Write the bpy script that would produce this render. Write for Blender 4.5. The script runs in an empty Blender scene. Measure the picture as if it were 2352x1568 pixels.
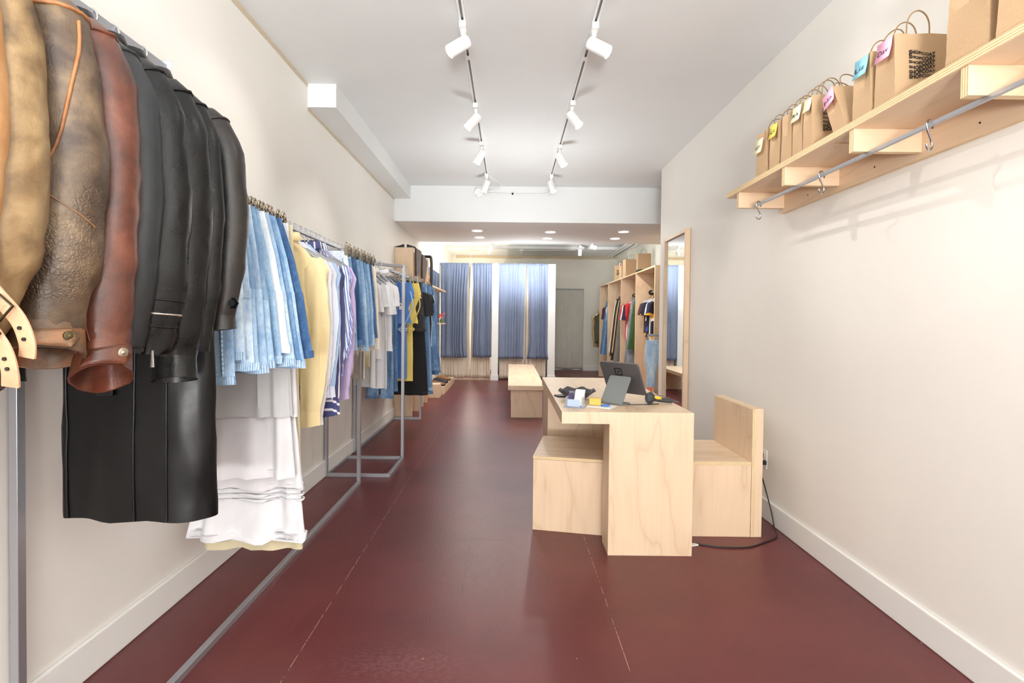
import bpy, math, random
from mathutils import Vector, Matrix, noise as mn
R = random.Random(7)
PI = math.pi
sc = bpy.context.scene
COL = sc.collection

# ------------------------------------------------------------------ nodes / materials
class NT:
    def __init__(s, name):
        s.m = bpy.data.materials.new(name); s.m.use_nodes = True
        s.t = s.m.node_tree; s.n = s.t.nodes; s.l = s.t.links
        s.b = s.n['Principled BSDF']
    def node(s, typ, ins=None, **kw):
        n = s.n.new(typ)
        for k, v in kw.items(): setattr(n, k, v)
        for k, v in (ins or {}).items():
            if hasattr(v, 'is_output'): s.l.new(v, n.inputs[k])
            else: n.inputs[k].default_value = v
        return n
    def set(s, **kw):
        for k, v in kw.items():
            k = k.replace('_', ' ')
            if hasattr(v, 'is_output'): s.l.new(v, s.b.inputs[k])
            else: s.b.inputs[k].default_value = v
    def coord(s, scale=(1, 1, 1), rnd=True):
        tc = s.node('ShaderNodeTexCoord')
        v = tc.outputs['Object']
        if rnd:
            oi = s.node('ShaderNodeObjectInfo')
            mul = s.node('ShaderNodeMath', {0: oi.outputs['Random'], 1: 37.0}, operation='MULTIPLY')
            v = s.node('ShaderNodeVectorMath', {0: v, 1: mul.outputs[0]}, operation='ADD').outputs[0]
        if scale != (1, 1, 1):
            v = s.node('ShaderNodeVectorMath', {0: v, 1: scale}, operation='MULTIPLY').outputs[0]
        return v
    def noise(s, v, scale, detail=3, rough=.55, dist=0):
        return s.node('ShaderNodeTexNoise', {'Vector': v, 'Scale': scale, 'Detail': detail, 'Roughness': rough, 'Distortion': dist}).outputs['Fac']
    def ramp(s, fac, stops):
        r = s.node('ShaderNodeValToRGB', {'Fac': fac})
        e = r.color_ramp.elements
        while len(e) < len(stops): e.new(.5)
        for el, (p, c) in zip(e, stops):
            el.position = p; el.color = (*c, 1) if len(c) == 3 else c
        return r.outputs['Color']
    def mix(s, fac, a, b, mode='MIX'):
        m = s.node('ShaderNodeMix', data_type='RGBA', blend_type=mode)
        for k, v in ((0, fac), (6, a), (7, b)):
            if hasattr(v, 'is_output'): s.l.new(v, m.inputs[k])
            else: m.inputs[k].default_value = v if k == 0 else (*v[:3], 1)
        return m.outputs[2]
    def math(s, op, a, b=0.0, c=0.0):
        return s.node('ShaderNodeMath', {0: a, 1: b, 2: c}, operation=op).outputs[0]
    def bump(s, h, strength=.2, dist=.01):
        b = s.node('ShaderNodeBump', {'Height': h, 'Strength': strength, 'Distance': dist})
        s.l.new(b.outputs[0], s.b.inputs['Normal'])

def srgb(r, g, b):
    f = lambda c: (c/255/12.92) if c/255 <= .04045 else ((c/255+.055)/1.055)**2.4
    return (f(r), f(g), f(b))
def lift(c, k): return tuple(min(1, x*k) for x in c)

def plain(name, rgb, rough=.5, metal=0., **kw):
    t = NT(name); t.set(Base_Color=(*srgb(*rgb), 1), Roughness=rough, Metallic=metal, **kw); return t.m

def paint(name, rgb, rough=.6, bump=.06, scale=90):
    t = NT(name); v = t.coord(rnd=False)
    n = t.noise(v, 1.3, 4)
    c = srgb(*rgb)
    t.set(Base_Color=t.ramp(n, [(.3, lift(c, .965)), (.7, lift(c, 1.02))]), Roughness=rough)
    t.bump(t.noise(v, scale, 3), bump, .004); return t.m

def wood(name, axis=2, light=(224, 198, 168), dark=(208, 178, 144), rough=.42):
    t = NT(name)
    sc_ = [4.5, 4.5, 4.5]; sc_[axis] = 1.1
    v = t.coord(tuple(sc_))
    n = t.noise(v, 1.0, 2, .45, .6)
    band = t.math('PINGPONG', t.math('MULTIPLY', n, 9.0), 1.0)
    s2 = [70, 70, 70]; s2[axis] = 2.2
    fine = t.noise(t.coord(tuple(s2)), 1.0, 2, .6)
    c1 = t.ramp(band, [(0, srgb(*dark)), (.10, lift(srgb(*light), .93)), (.4, srgb(*light)), (1, lift(srgb(*light), 1.03))])
    c2 = t.mix(.22, c1, t.ramp(fine, [(.3, srgb(*dark)), (.65, lift(srgb(*light), 1.03))]))
    t.set(Base_Color=c2, Roughness=rough)
    t.bump(fine, .05, .002); return t.m

def ply_edge(name, axis, pitch=.0042):
    t = NT(name); tc = t.node('ShaderNodeTexCoord')
    x = t.node('ShaderNodeSeparateXYZ', {0: tc.outputs['Object']}).outputs[axis]
    f = t.math('PINGPONG', t.math('DIVIDE', x, pitch), 1.0)
    n = t.noise(t.coord((40, 40, 40), False), 1.0, 2)
    f2 = t.math('ADD', f, t.math('MULTIPLY', n, .25))
    t.set(Base_Color=t.ramp(f2, [(.15, srgb(170, 134, 92)), (.5, srgb(224, 194, 150)), (1, srgb(238, 214, 174))]), Roughness=.6)
    return t.m

def denim(name, dark, mid, light, rough=.85):
    t = NT(name)
    v = t.coord((1, 1, .35)); v2 = t.coord((1, 1, 1))
    big = t.noise(v, 9, 3, .6); fine = t.noise(t.coord((1, 1, .3)), 160, 2, .7)
    mot = t.noise(v2, 45, 3, .7)
    f = t.math('ADD', t.math('MULTIPLY', big, .62), t.math('ADD', t.math('MULTIPLY', mot, .22), t.math('MULTIPLY', fine, .16)))
    t.set(Base_Color=t.ramp(f, [(.36, srgb(*dark)), (.5, srgb(*mid)), (.62, srgb(*light))]), Roughness=rough, Sheen_Weight=.15)
    t.bump(fine, .25, .002); return t.m

def cloth(name, rgb, rough=.85, var=.9, bump=.2, scale=220):
    t = NT(name); v = t.coord()
    n = t.noise(v, 5, 3); f = t.noise(v, scale, 2); c = srgb(*rgb)
    t.set(Base_Color=t.ramp(n, [(.3, lift(c, var)), (.7, lift(c, 1.04))]), Roughness=rough, Sheen_Weight=.1)
    t.bump(f, bump, .0015); return t.m

def stripe(name, cols, axis=0, pitch=.02, rough=.8, tilt=0.):
    t = NT(name); tc = t.node('ShaderNodeTexCoord')
    sp = t.node('ShaderNodeSeparateXYZ', {0: tc.outputs['Object']})
    x = t.math('ADD', sp.outputs[axis], t.math('MULTIPLY', sp.outputs[1 if axis != 1 else 0], .8))
    if tilt: x = t.math('ADD', x, t.math('MULTIPLY', sp.outputs[2], tilt))
    fr = t.math('FRACT', t.math('DIVIDE', x, pitch))
    r = t.node('ShaderNodeValToRGB', {'Fac': fr}); r.color_ramp.interpolation = 'CONSTANT'
    e = r.color_ramp.elements
    while len(e) < len(cols): e.new(.5)
    for el, (p, c) in zip(e, cols): el.position = p; el.color = (*srgb(*c), 1)
    t.set(Base_Color=r.outputs['Color'], Roughness=rough)
    t.bump(t.noise(t.coord(), 200, 2), .15, .001); return t.m

def leather(name, c1, c2, c3, rough=.38, grain=120, gstr=.25, mott=7, crack=0, coat=.15, spec=.5):
    t = NT(name); v = t.coord()
    n = t.noise(v, mott, 5, .62, .4); n2 = t.noise(v, mott*4, 3, .6)
    f = t.math('ADD', t.math('MULTIPLY', n, .75), t.math('MULTIPLY', n2, .25))
    t.set(Base_Color=t.ramp(f, [(.36, srgb(*c1)), (.5, srgb(*c2)), (.66, srgb(*c3))]), Coat_Weight=coat, Coat_Roughness=.35, Specular_IOR_Level=spec,
          Roughness=t.math('ADD', rough-.1, t.math('MULTIPLY', n2, .22)))
    g = t.node('ShaderNodeTexVoronoi', {'Vector': v, 'Scale': grain*4.0}, feature='SMOOTH_F1').outputs['Distance']
    h = t.math('ADD', t.math('MULTIPLY', g, .22), t.math('MULTIPLY', t.noise(t.coord((1, 1, .45)), 26, 5, .6, .8), .8))
    if crack:
        dv = t.node('ShaderNodeVectorMath', {0: t.node('ShaderNodeTexNoise', {'Vector': v, 'Scale': 70.0, 'Detail': 2.0}).outputs['Color'], 1: (.007, .007, .007)}, operation='MULTIPLY').outputs[0]
        w = t.node('ShaderNodeVectorMath', {0: v, 1: dv}, operation='ADD').outputs[0]
        ck = t.node('ShaderNodeTexVoronoi', {'Vector': w, 'Scale': crack}, feature='DISTANCE_TO_EDGE').outputs['Distance']
        zz = t.node('ShaderNodeSeparateXYZ', {0: t.node('ShaderNodeTexCoord').outputs['Object']}).outputs[2]
        mk = t.math('MULTIPLY', t.math('LESS_THAN', t.math('ADD', zz, t.math('MULTIPLY', n, .3)), -.44), t.math('GREATER_THAN', zz, -.78))
        h = t.math('ADD', h, t.math('MULTIPLY', t.math('MULTIPLY', t.math('MINIMUM', ck, .22), 2.2), t.math('ADD', t.math('MULTIPLY', mk, .9), .1)))
    t.bump(h, gstr, .006); return t.m

W = {}
for a, k in enumerate('xyz'):
    W['birch_'+k] = wood('birch_plywood_'+k, a)
    W['edge_'+k] = ply_edge('plywood_edge_'+k, a)
M_wall = paint('warm_white_wall_paint', (237, 234, 228))
M_ceil = paint('white_ceiling_paint', (226, 228, 228), .7, .08, 40)
M_trim = paint('white_trim_paint', (238, 238, 235), .4, .03)
M_back = paint('cream_back_wall_paint', (233, 230, 219))
M_tan = plain('ragged_tan_edge', (206, 190, 164), .8)
M_steel = plain('brushed_grey_steel', (176, 178, 184), .38, .75)
M_chrome = plain('chrome_wire', (200, 200, 200), .18, 1.)
M_brass = plain('nickel_clip_metal', (176, 166, 150), .22, 1.)
M_zinc = plain('zinc_hook_metal', (190, 196, 204), .25, 1.)
M_white = plain('white_plastic', (238, 238, 236), .4)
M_black = plain('black_plastic', (22, 22, 24), .45)
M_dark = plain('dark_lining', (24, 20, 20), .8)
M_tag = plain('white_card', (242, 242, 238), .7)
M_kraft = NT('kraft_paper')
_v = M_kraft.coord(); _n = M_kraft.noise(_v, 420, 2, .6)
M_kraft.set(Base_Color=M_kraft.ramp(_n, [(.3, srgb(180, 148, 114)), (.7, srgb(196, 166, 130))]), Roughness=.75)
M_kraft.bump(M_kraft.noise(_v, 24, 3), .12, .004); M_kraft = M_kraft.m
M_rope = cloth('twisted_paper_cord', (150, 120, 84), scale=400)
M_ink = plain('black_ink', (18, 16, 16), .6)
M_pen = plain('dark_pen_ink', (40, 40, 70), .6)

def clear(name, rgb, fac, rough=.04):
    t = NT(name); t.set(Base_Color=(*srgb(*rgb), 1), Roughness=rough, Specular_IOR_Level=.6)
    tr = t.node('ShaderNodeBsdfTransparent', {'Color': (*srgb(*[min(255, c+40) for c in rgb]), 1)}); lw = t.node('ShaderNodeLayerWeight', {'Blend': .35})
    f = t.math('MULTIPLY', t.math('SUBTRACT', 1.0, lw.outputs['Facing']), fac)
    mx = t.node('ShaderNodeMixShader', {0: f}); t.l.new(t.b.outputs[0], mx.inputs[1]); t.l.new(tr.outputs[0], mx.inputs[2])
    t.l.new(mx.outputs[0], t.n['Material Output'].inputs[0]); return t.m
def emit(name, rgb, s):
    t = NT(name); t.set(Base_Color=(*srgb(*rgb), 1), Emission_Color=(*srgb(*rgb), 1), Emission_Strength=s); return t.m
M_lamp = emit('lit_lamp_lens', (255, 248, 236), 6)
M_lampw = emit('lit_tube_lamp', (255, 240, 214), 5)

# floor paint
t = NT('oxblood_floor_paint'); v = t.coord(rnd=False)
sp = t.node('ShaderNodeSeparateXYZ', {0: v})
big = t.noise(v, 1.1, 4, .6); fine = t.noise(t.node('ShaderNodeVectorMath', {0: v, 1: (30, 5, 1)}, operation='MULTIPLY').outputs[0], 4, 4, .65)
base = t.ramp(big, [(.3, srgb(86, 37, 39)), (.55, srgb(102, 45, 47)), (.75, srgb(114, 54, 56))])
def line(axis, pos, wdt):
    d = t.math('ABSOLUTE', t.math('SUBTRACT', sp.outputs[axis], pos)); return t.math('LESS_THAN', d, wdt)
gate = t.math('GREATER_THAN', t.noise(v, 14, 4, .7), .47)
ln = None
for px_ in (-.79, .455):
    k = line(0, px_, .0013); ln = k if ln is None else t.math('MAXIMUM', ln, k)
ln = t.math('MULTIPLY', ln, gate)
col = t.mix(t.math('MULTIPLY', ln, .75), base, srgb(186, 156, 142))
dk = None
for py_, x0, x1 in ((2.87, -.79, .455), (5.37, -.79, .455), (7.85, -.79, .455), (4.1, .455, 3), (1.5, -3, -.79), (4.6, -3, -.79)):
    k = t.math('MULTIPLY', line(1, py_, .002), t.math('MULTIPLY', t.math('GREATER_THAN', sp.outputs[0], x0), t.math('LESS_THAN', sp.outputs[0], x1)))
    dk = k if dk is None else t.math('MAXIMUM', dk, k)
k = t.math('MULTIPLY', line(0, -.21, .0015), t.math('MULTIPLY', t.math('LESS_THAN', sp.outputs[1], 2.87), t.math('GREATER_THAN', sp.outputs[1], 2.3)))
dk = t.math('MAXIMUM', dk, k)
col = t.mix(t.math('MULTIPLY', dk, .7), col, srgb(58, 26, 26))
vo = t.node('ShaderNodeTexVoronoi', {'Vector': v, 'Scale': 5.0, 'Randomness': 1.0}).outputs['Distance']
col = t.mix(t.math('MULTIPLY', t.math('LESS_THAN', vo, .014), .8), col, srgb(214, 190, 176))
scr = t.noise(t.node('ShaderNodeVectorMath', {0: v, 1: (2, 9, 1)}, operation='MULTIPLY').outputs[0], 3, 6, .75, 1.5)
col = t.mix(t.math('MULTIPLY', t.math('GREATER_THAN', scr, .7), .12), col, srgb(180, 130, 124))
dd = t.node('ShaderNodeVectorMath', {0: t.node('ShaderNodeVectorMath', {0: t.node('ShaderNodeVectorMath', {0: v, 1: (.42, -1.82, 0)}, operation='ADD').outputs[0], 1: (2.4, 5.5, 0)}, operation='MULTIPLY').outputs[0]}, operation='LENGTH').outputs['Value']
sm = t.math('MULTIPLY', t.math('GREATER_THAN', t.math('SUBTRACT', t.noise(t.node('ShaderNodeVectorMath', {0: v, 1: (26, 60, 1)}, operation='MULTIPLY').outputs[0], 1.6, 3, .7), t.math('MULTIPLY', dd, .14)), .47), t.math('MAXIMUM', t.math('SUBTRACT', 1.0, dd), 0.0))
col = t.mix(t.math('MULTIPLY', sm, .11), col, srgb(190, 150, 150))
t.set(Base_Color=col, Roughness=t.math('ADD', .27, t.math('MULTIPLY', fine, .22)), Specular_IOR_Level=.5)
t.bump(t.math('ADD', fine, t.math('MULTIPLY', dk, -2.0)), .12, .004)
M_floor = t.m

# ------------------------------------------------------------------ mesh builder
class MB:
    def __init__(s): s.v = []; s.f = []; s.mi = []; s.cur = 0
    def face(s, *i): s.f.append(tuple(i)); s.mi.append(s.cur)
    def vert(s, p): s.v.append(tuple(p)); return len(s.v)-1
    def box(s, x0, x1, y0, y1, z0, z1):
        b = len(s.v)
        for z in (z0, z1):
            for x, y in ((x0, y0), (x1, y0), (x1, y1), (x0, y1)): s.v.append((x, y, z))
        for q in ((3, 2, 1, 0), (4, 5, 6, 7), (0, 1, 5, 4), (1, 2, 6, 5), (2, 3, 7, 6), (3, 0, 4, 7)): s.face(*[b+i for i in q])
        return s
    def ply(s, x0, x1, y0, y1, z0, z1):
        """plywood sheet: faces across the thin axis get slot 1 (edge veneer)"""
        d = (x1-x0, y1-y0, z1-z0); ax = d.index(min(d)); n0 = len(s.f); s.box(x0, x1, y0, y1, z0, z1)
        own = {0: (5, 3), 1: (2, 4), 2: (0, 1)}[ax]
        for i in range(6): s.mi[n0+i] = 0 if i in own else 1
        return s
    def prism(s, pts, z0, z1):
        b = len(s.v); n = len(pts)
        for z in (z0, z1):
            for x, y in pts: s.v.append((x, y, z))
        s.face(*[b+i for i in reversed(range(n))]); s.face(*[b+n+i for i in range(n)])
        for i in range(n): j = (i+1) % n; s.face(b+i, b+j, b+n+j, b+n+i)
        return s
    def rings(s, rs, cap0=True, cap1=True, closed=False):
        n = len(rs[0]); b = len(s.v)
        for r in rs: s.v.extend(tuple(p) for p in r)
        m = len(rs)
        for i in range(m if closed else m-1):
            k = (i+1) % m
            for j in range(n):
                q = (j+1) % n; s.face(b+i*n+j, b+i*n+q, b+k*n+q, b+k*n+j)
        def cap(i, flip):
            c = Vector((0, 0, 0))
            for p in rs[i]: c += Vector(p)
            ci = s.vert(c/n)
            for j in range(n):
                q = (j+1) % n
                s.face(*( (ci, b+i*n+q, b+i*n+j) if flip else (ci, b+i*n+j, b+i*n+q)))
        if not closed:
            if cap0: cap(0, True)
            if cap1: cap(m-1, False)
        return s
    def tube(s, pts, r, n=8, closed=False, caps=True):
        pts = [Vector(p) for p in pts]; m = len(pts); rs = []; prev = None
        for i, p in enumerate(pts):
            if closed: tg = pts[(i+1) % m]-pts[i-1]
            else: tg = pts[min(i+1, m-1)]-pts[max(i-1, 0)]
            tg.normalize()
            if prev is None:
                up = Vector((0, 0, 1)) if abs(tg.z) < .9 else Vector((1, 0, 0)); u = tg.cross(up).normalized()
            else: u = (prev-tg*prev.dot(tg)).normalized()
            w = tg.cross(u); prev = u
            rr = r[i] if isinstance(r, (list, tuple)) else r
            rs.append([p+(u*math.cos(2*PI*j/n)+w*math.sin(2*PI*j/n))*rr for j in range(n)])
        return s.rings(rs, caps, caps, closed)
    def lathe(s, org, axis, prof, n=28, cap0=True, cap1=True):
        org = Vector(org); a = Vector(axis).normalized(); up = Vector((0, 0, 1)) if abs(a.z) < .9 else Vector((1, 0, 0)); u = a.cross(up).normalized(); w = a.cross(u)
        return s.rings([[org+a*t_+(u*math.cos(2*PI*j/n)+w*math.sin(2*PI*j/n))*r for j in range(n)] for t_, r in prof], cap0, cap1)
    def cyl(s, p0, p1, r, n=20, r1=None): return s.tube([p0, p1], [r, r if r1 is None else r1], n)
    def bar(s, p0, p1, w, h=None):
        """square section bar between two points (axis aligned or in plan)"""
        p0 = Vector(p0); p1 = Vector(p1); t_ = (p1-p0).normalized(); h = h or w
        up = Vector((0, 0, 1)) if abs(t_.z) < .9 else Vector((0, 1, 0)); u = t_.cross(up).normalized(); q = u.cross(t_)
        return s.rings([[p+u*a*w/2+q*b*h/2 for a, b in ((-1, -1), (1, -1), (1, 1), (-1, 1))] for p in (p0, p1)])
    def sphere(s, c, r, n=10, m=6, sx=1, sy=1, sz=1):
        rs = [[(c[0]+r*sx*math.sin(PI*i/m)*math.cos(2*PI*j/n), c[1]+r*sy*math.sin(PI*i/m)*math.sin(2*PI*j/n), c[2]-r*sz*math.cos(PI*i/m)) for j in range(n)] for i in range(1, m)]
        return s.rings(rs)
    def map(s, fn, start=0):
        s.v = s.v[:start]+[tuple(fn(Vector(p))) for p in s.v[start:]]; return s
    def build(s, name, mat, parent=None, smooth=True, bevel=0, solid=0, angle=40, sub=0):
        me = bpy.data.meshes.new(name); me.from_pydata(s.v, [], s.f)
        for m in (mat if isinstance(mat, (list, tuple)) else [mat]): me.materials.append(m)
        me.polygons.foreach_set('material_index', s.mi)
        if smooth: me.shade_smooth(); me.set_sharp_from_angle(angle=math.radians(angle))
        me.update(); o = bpy.data.objects.new(name, me); COL.objects.link(o)
        if parent: o.parent = parent
        if solid: d = o.modifiers.new('thickness', 'SOLIDIFY'); d.thickness = solid; d.offset = 0
        if bevel: d = o.modifiers.new('bevel', 'BEVEL'); d.width = bevel; d.segments = 2; d.limit_method = 'ANGLE'; d.harden_normals = False
        if sub: d = o.modifiers.new('sub', 'SUBSURF'); d.levels = sub; d.render_levels = sub
        return o

def tag(o, label, cat, group=None):
    o['label'] = label; o['category'] = cat
    if group: o['group'] = group
    return o
def thing(name, label, cat, loc=(0, 0, 0), rotz=0, group=None, rot=None):
    o = bpy.data.objects.new(name, None); COL.objects.link(o); o.location = loc
    o.rotation_euler = rot if rot else (0, 0, rotz); o.empty_display_size = .05
    return tag(o, label, cat, group)
def dup(root, loc, rotz, label, group=None):
    r = root.copy(); COL.objects.link(r); r.location = loc; r.rotation_euler = (0, 0, rotz); r['label'] = label
    if group: r['group'] = group
    for ch in root.children:
        c = ch.copy(); COL.objects.link(c); c.parent = r
        for g in ch.children:
            d = g.copy(); COL.objects.link(d); d.parent = c
    return r
def struct(name, mb, mat, bevel=0, smooth=False):
    o = mb.build(name, mat, None, smooth, bevel); o['kind'] = 'structure'; o['label'] = name.replace('_', ' '); return o

# ------------------------------------------------------------------ setting
XL, XR, YB, ZC = -1.487, 1.69, 12.72, 2.985
XR2, YE = 2.92, 5.6
struct('floor', MB().box(XL-.3, XR2+.3, -5.6, YB+.3, -.12, 0), M_floor)
struct('ceiling', MB().box(XL-.3, XR2+.3, -5.6, YB+.3, ZC, ZC+.12), M_ceil)
struct('wall_left', MB().box(XL-.15, XL, -5.5, YB, 0, ZC), M_wall)
struct('wall_right', MB().box(XR, XR+.16, -5.5, YE, 0, ZC), M_wall)
struct('wall_right_rear', MB().box(XR2, XR2+.15, YE-1, YB, 0, ZC).box(2.74, XR2, 11.6, YB, 0, ZC), M_back)
struct('wall_right_return', MB().box(XR+.16, XR2, YE-1, YE-.85, 0, ZC), M_wall)
# back wall with a curtained opening
struct('wall_back', MB().box(XL, 1.17, YB, YB+.15, 0, ZC).box(1.17, 1.90, YB, YB+.15, 2.10, ZC).box(1.90, XR2, YB, YB+.15, 0, ZC)
       .box(1.05, 2.0, YB+.6, YB+.7, 0, 2.3), M_back)
struct('wall_front', MB().box(XL, XR, -5.6, -5.5, 0, .35).box(XL, XR, -5.6, -5.5, 2.75, ZC).box(XL, XL+.1, -5.6, -5.5, .35, 2.75).box(XR-.1, XR, -5.6, -5.5, .35, 2.75), M_wall)
struct('window_1', MB().box(XL+.1, XL+.15, -5.58, -5.52, .35, 2.75).box(XR-.15, XR-.1, -5.58, -5.52, .35, 2.75).box(XL+.15, XR-.15, -5.58, -5.52, .35, .4).box(XL+.15, XR-.15, -5.58, -5.52, 2.7, 2.75).box(.08, .12, -5.58, -5.52, .4, 2.7), M_black)
struct('trim_1', MB().box(XL, XR2, 6.37, 8.05, 2.53, ZC), M_ceil)                      # dropped soffit
struct('trim_2', MB().box(XL, -1.28, 3.645, 6.37, 2.815, ZC), M_ceil)                  # boxed duct along the left wall
struct('trim_3', MB().box(XL, 2.74, 11.45, YB, 2.925, ZC), M_ceil)
def base(name, pts):
    m = MB()
    for x0, x1, y0, y1 in pts: m.box(x0, x1, y0, y1, 0, .135)
    struct(name, m, M_trim, .006)
base('baseboard_left', [(XL, XL+.016, -5.5, 6.38), (XL, XL+.016, 10.6, YB)])
base('baseboard_right', [(XR-.016, XR, -5.5, YE)])
base('baseboard_rear', [(1.90, XR2-.18, YB-.016, YB)])
# ragged tan strip along the top edge of the walls
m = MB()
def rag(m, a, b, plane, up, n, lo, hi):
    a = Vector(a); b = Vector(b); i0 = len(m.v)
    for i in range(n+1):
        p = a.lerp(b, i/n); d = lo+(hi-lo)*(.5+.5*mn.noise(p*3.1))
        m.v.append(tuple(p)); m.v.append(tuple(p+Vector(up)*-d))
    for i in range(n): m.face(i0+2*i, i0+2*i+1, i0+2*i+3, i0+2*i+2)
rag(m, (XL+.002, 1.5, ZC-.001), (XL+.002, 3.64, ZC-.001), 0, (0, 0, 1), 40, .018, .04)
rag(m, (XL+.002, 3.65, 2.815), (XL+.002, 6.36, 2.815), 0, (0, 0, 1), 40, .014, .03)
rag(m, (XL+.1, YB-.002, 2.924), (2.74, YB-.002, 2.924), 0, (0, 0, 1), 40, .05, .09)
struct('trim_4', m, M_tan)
# ------------------------------------------------------------------ furniture
BI = lambda ax, th: [W['birch_'+ax], W['edge_'+th]]
# service desk: top slab, waterfall front leg, rear pedestal
t = thing('service_desk', 'pale birch plywood service desk with a waterfall front leg', 'desk', (.65, 3.5, 0))
def at0(o): o.parent = t; o.location = -t.location; return o
def prt(name, mb, mats, **k): return at0(mb.build(name, mats, None, **k))
prt('desktop', MB().box(.29, 1.01, 2.7102, 4.32, .72, .785), W['birch_y'], bevel=.0015)
prt('front_panel', MB().prism([(.29, .72), (.55, .72), (.55, 0), (1.01, 0), (1.01, .785), (.29, .785)], -2.71, -2.69).map(lambda p: Vector((p.x, -p.z, p.y))), W['birch_z'], bevel=.0015)
prt('front_leg', MB().box(.5502, 1.0098, 2.7102, 2.86, 0, .7195), W['birch_z'], bevel=.002)
prt('rear_leg', MB().box(.30, 1.01, 3.78, 4.31, 0, .7195), W['birch_z'], bevel=.003)

t = thing('box_stool', 'low birch box stool tucked under the desk overhang', 'stool', (.152, 3.014, 0), math.radians(-10.5))
m = MB().ply(0, .46, 0, .54, .435, .455); m.build('seat', BI('x', 'z'), t, bevel=.0015)
m = MB().box(.002, .458, .002, .538, 0, .4345); m.build('box', W['birch_z'], t, bevel=.002)
sc_m = MB().box(.262, .266, -.0004, .002, .262, .264); sc_m.map(lambda p: Vector((p.x+(p.z-.263)*8, p.y, p.z)))
t = thing('box_chair', 'birch plywood box chair with tall straight back against the wall side', 'chair', (1.25, 3.2, 0))
prt('seat', MB().ply(.98, 1.450, 2.94, 3.49, .43, .45), BI('x', 'z'), bevel=.0015)
prt('box', MB().box(.982, 1.450, 2.942, 3.488, 0, .4295), W['birch_z'], bevel=.002)
prt('backrest', MB().ply(1.451, 1.469, 2.94, 3.49, 0, .765), BI('z', 'x'), bevel=.0015)
prt('back_box', MB().box(1.4695, 1.517, 2.94, 3.49, 0, .768), W['birch_z'], bevel=.002)

t = thing('long_bench', 'long low birch bench in the middle of the rear room', 'bench', (.23, 8, 0))
prt('bench_top', MB().box(-.01, .467, 6.43, 9.55, .37, .43), W['birch_y'], bevel=.003)
for y in (6.5, 7.98, 9.42): prt('leg_panel', MB().box(.03, .443, y, y+.05, 0, .3695), W['birch_z'], bevel=.003)

# tall mirror on right wall
t = thing('wall_mirror', 'tall standing mirror with pale ash frame on the right wall', 'mirror', (1.67, 5.0, 0))
y0, y1, z0, z1, xf = 4.66, 5.32, .02, 2.155, 1.640
M_mirror = plain('silvered_mirror_glass', (235, 238, 238), .0, 1.)
prt('glass', MB().box(1.66, 1.664, y0+.02, y1-.02, z0+.02, z1-.02), M_mirror, smooth=False)
prt('frame', MB().box(xf, 1.687, y0, y0+.03, z0, z1).box(xf, 1.687, y1-.03, y1, z0, z1).box(xf, 1.687, y0+.03, y1-.03, z0, z0+.03).box(xf, 1.687, y0+.03, y1-.03, z1-.03, z1), W['birch_z'], bevel=.002)

t = thing('wall_mirror', 'frameless wall mirror at the rear of the left wall', 'mirror', (XL, 9.8, 0))
prt('glass', MB().box(XL+.004, XL+.010, 8.9, 10.4, .62, 2.23), M_mirror, smooth=False)
prt('mirror_edge', MB().box(XL, XL+.0035, 8.895, 10.405, .615, 2.235), M_dark)

# shelf on the right wall
t = thing('wall_shelf', 'long birch wall shelf with hanging rail under the paper bags', 'shelf', (1.55, 2, 2.1))
prt('shelf_board', MB().ply(1.385, XR, .75, 3.20, 2.073, 2.103), BI('y', 'z'))
for y in (1.02, 1.525, 2.03, 2.535, 3.04):
    m = MB(); m.ply(1.39, XR-.0225, y, y+.026, 1.98, 2.0725)
    prt('bracket', m, BI('x', 'y'))
prt('back_board', MB().ply(XR-.022, XR, .75, 3.08, 1.955, 2.0725), BI('y', 'z'))
prt('hanging_rail', MB().bar((1.455, .75, 1.974), (1.455, 2.98, 1.974), .012, .015), M_steel, bevel=.001)
for y in (1.28, 1.78, 2.29, 2.8): prt('screw', MB().cyl((XR-.0225, y, 2.0), (XR-.0235, y, 2.0), .004, 8), M_dark)

def s_hook(y, rz, label):
    h = thing('s_hook', label, 'hook', (1.455, y, 1.974), rz, 'zinc hooks on the shelf rail')
    r, wr = .021, .0035; pts = []
    for i in range(15): a = math.radians(205-i*(205+40)/14); pts.append((-r*math.cos(a)*1, 0, .0+r*math.sin(a)-.004))
    pts = [(r*math.cos(math.radians(-20+i*15)), 0, -.004+r*math.sin(math.radians(-20+i*15))) for i in range(15)]
    pts += [(-.014, 0, -.022), (0, 0, -.036), (.013, 0, -.05)]
    pts += [(.021*math.cos(math.radians(-(i*15)+20)), 0, -.066+.021*math.sin(math.radians(-(i*15)+20))) for i in range(1, 14)]
    MB().tube(pts, wr, 10).build('hook_wire', M_zinc, h, angle=80)
s_hook(1.74, .5, 'zinc S hook on the shelf rail, nearest of the three')
s_hook(2.337, .5, 'zinc S hook on the shelf rail, middle of the three')
s_hook(2.925, .5, 'zinc S hook at the far end of the shelf rail')

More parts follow.
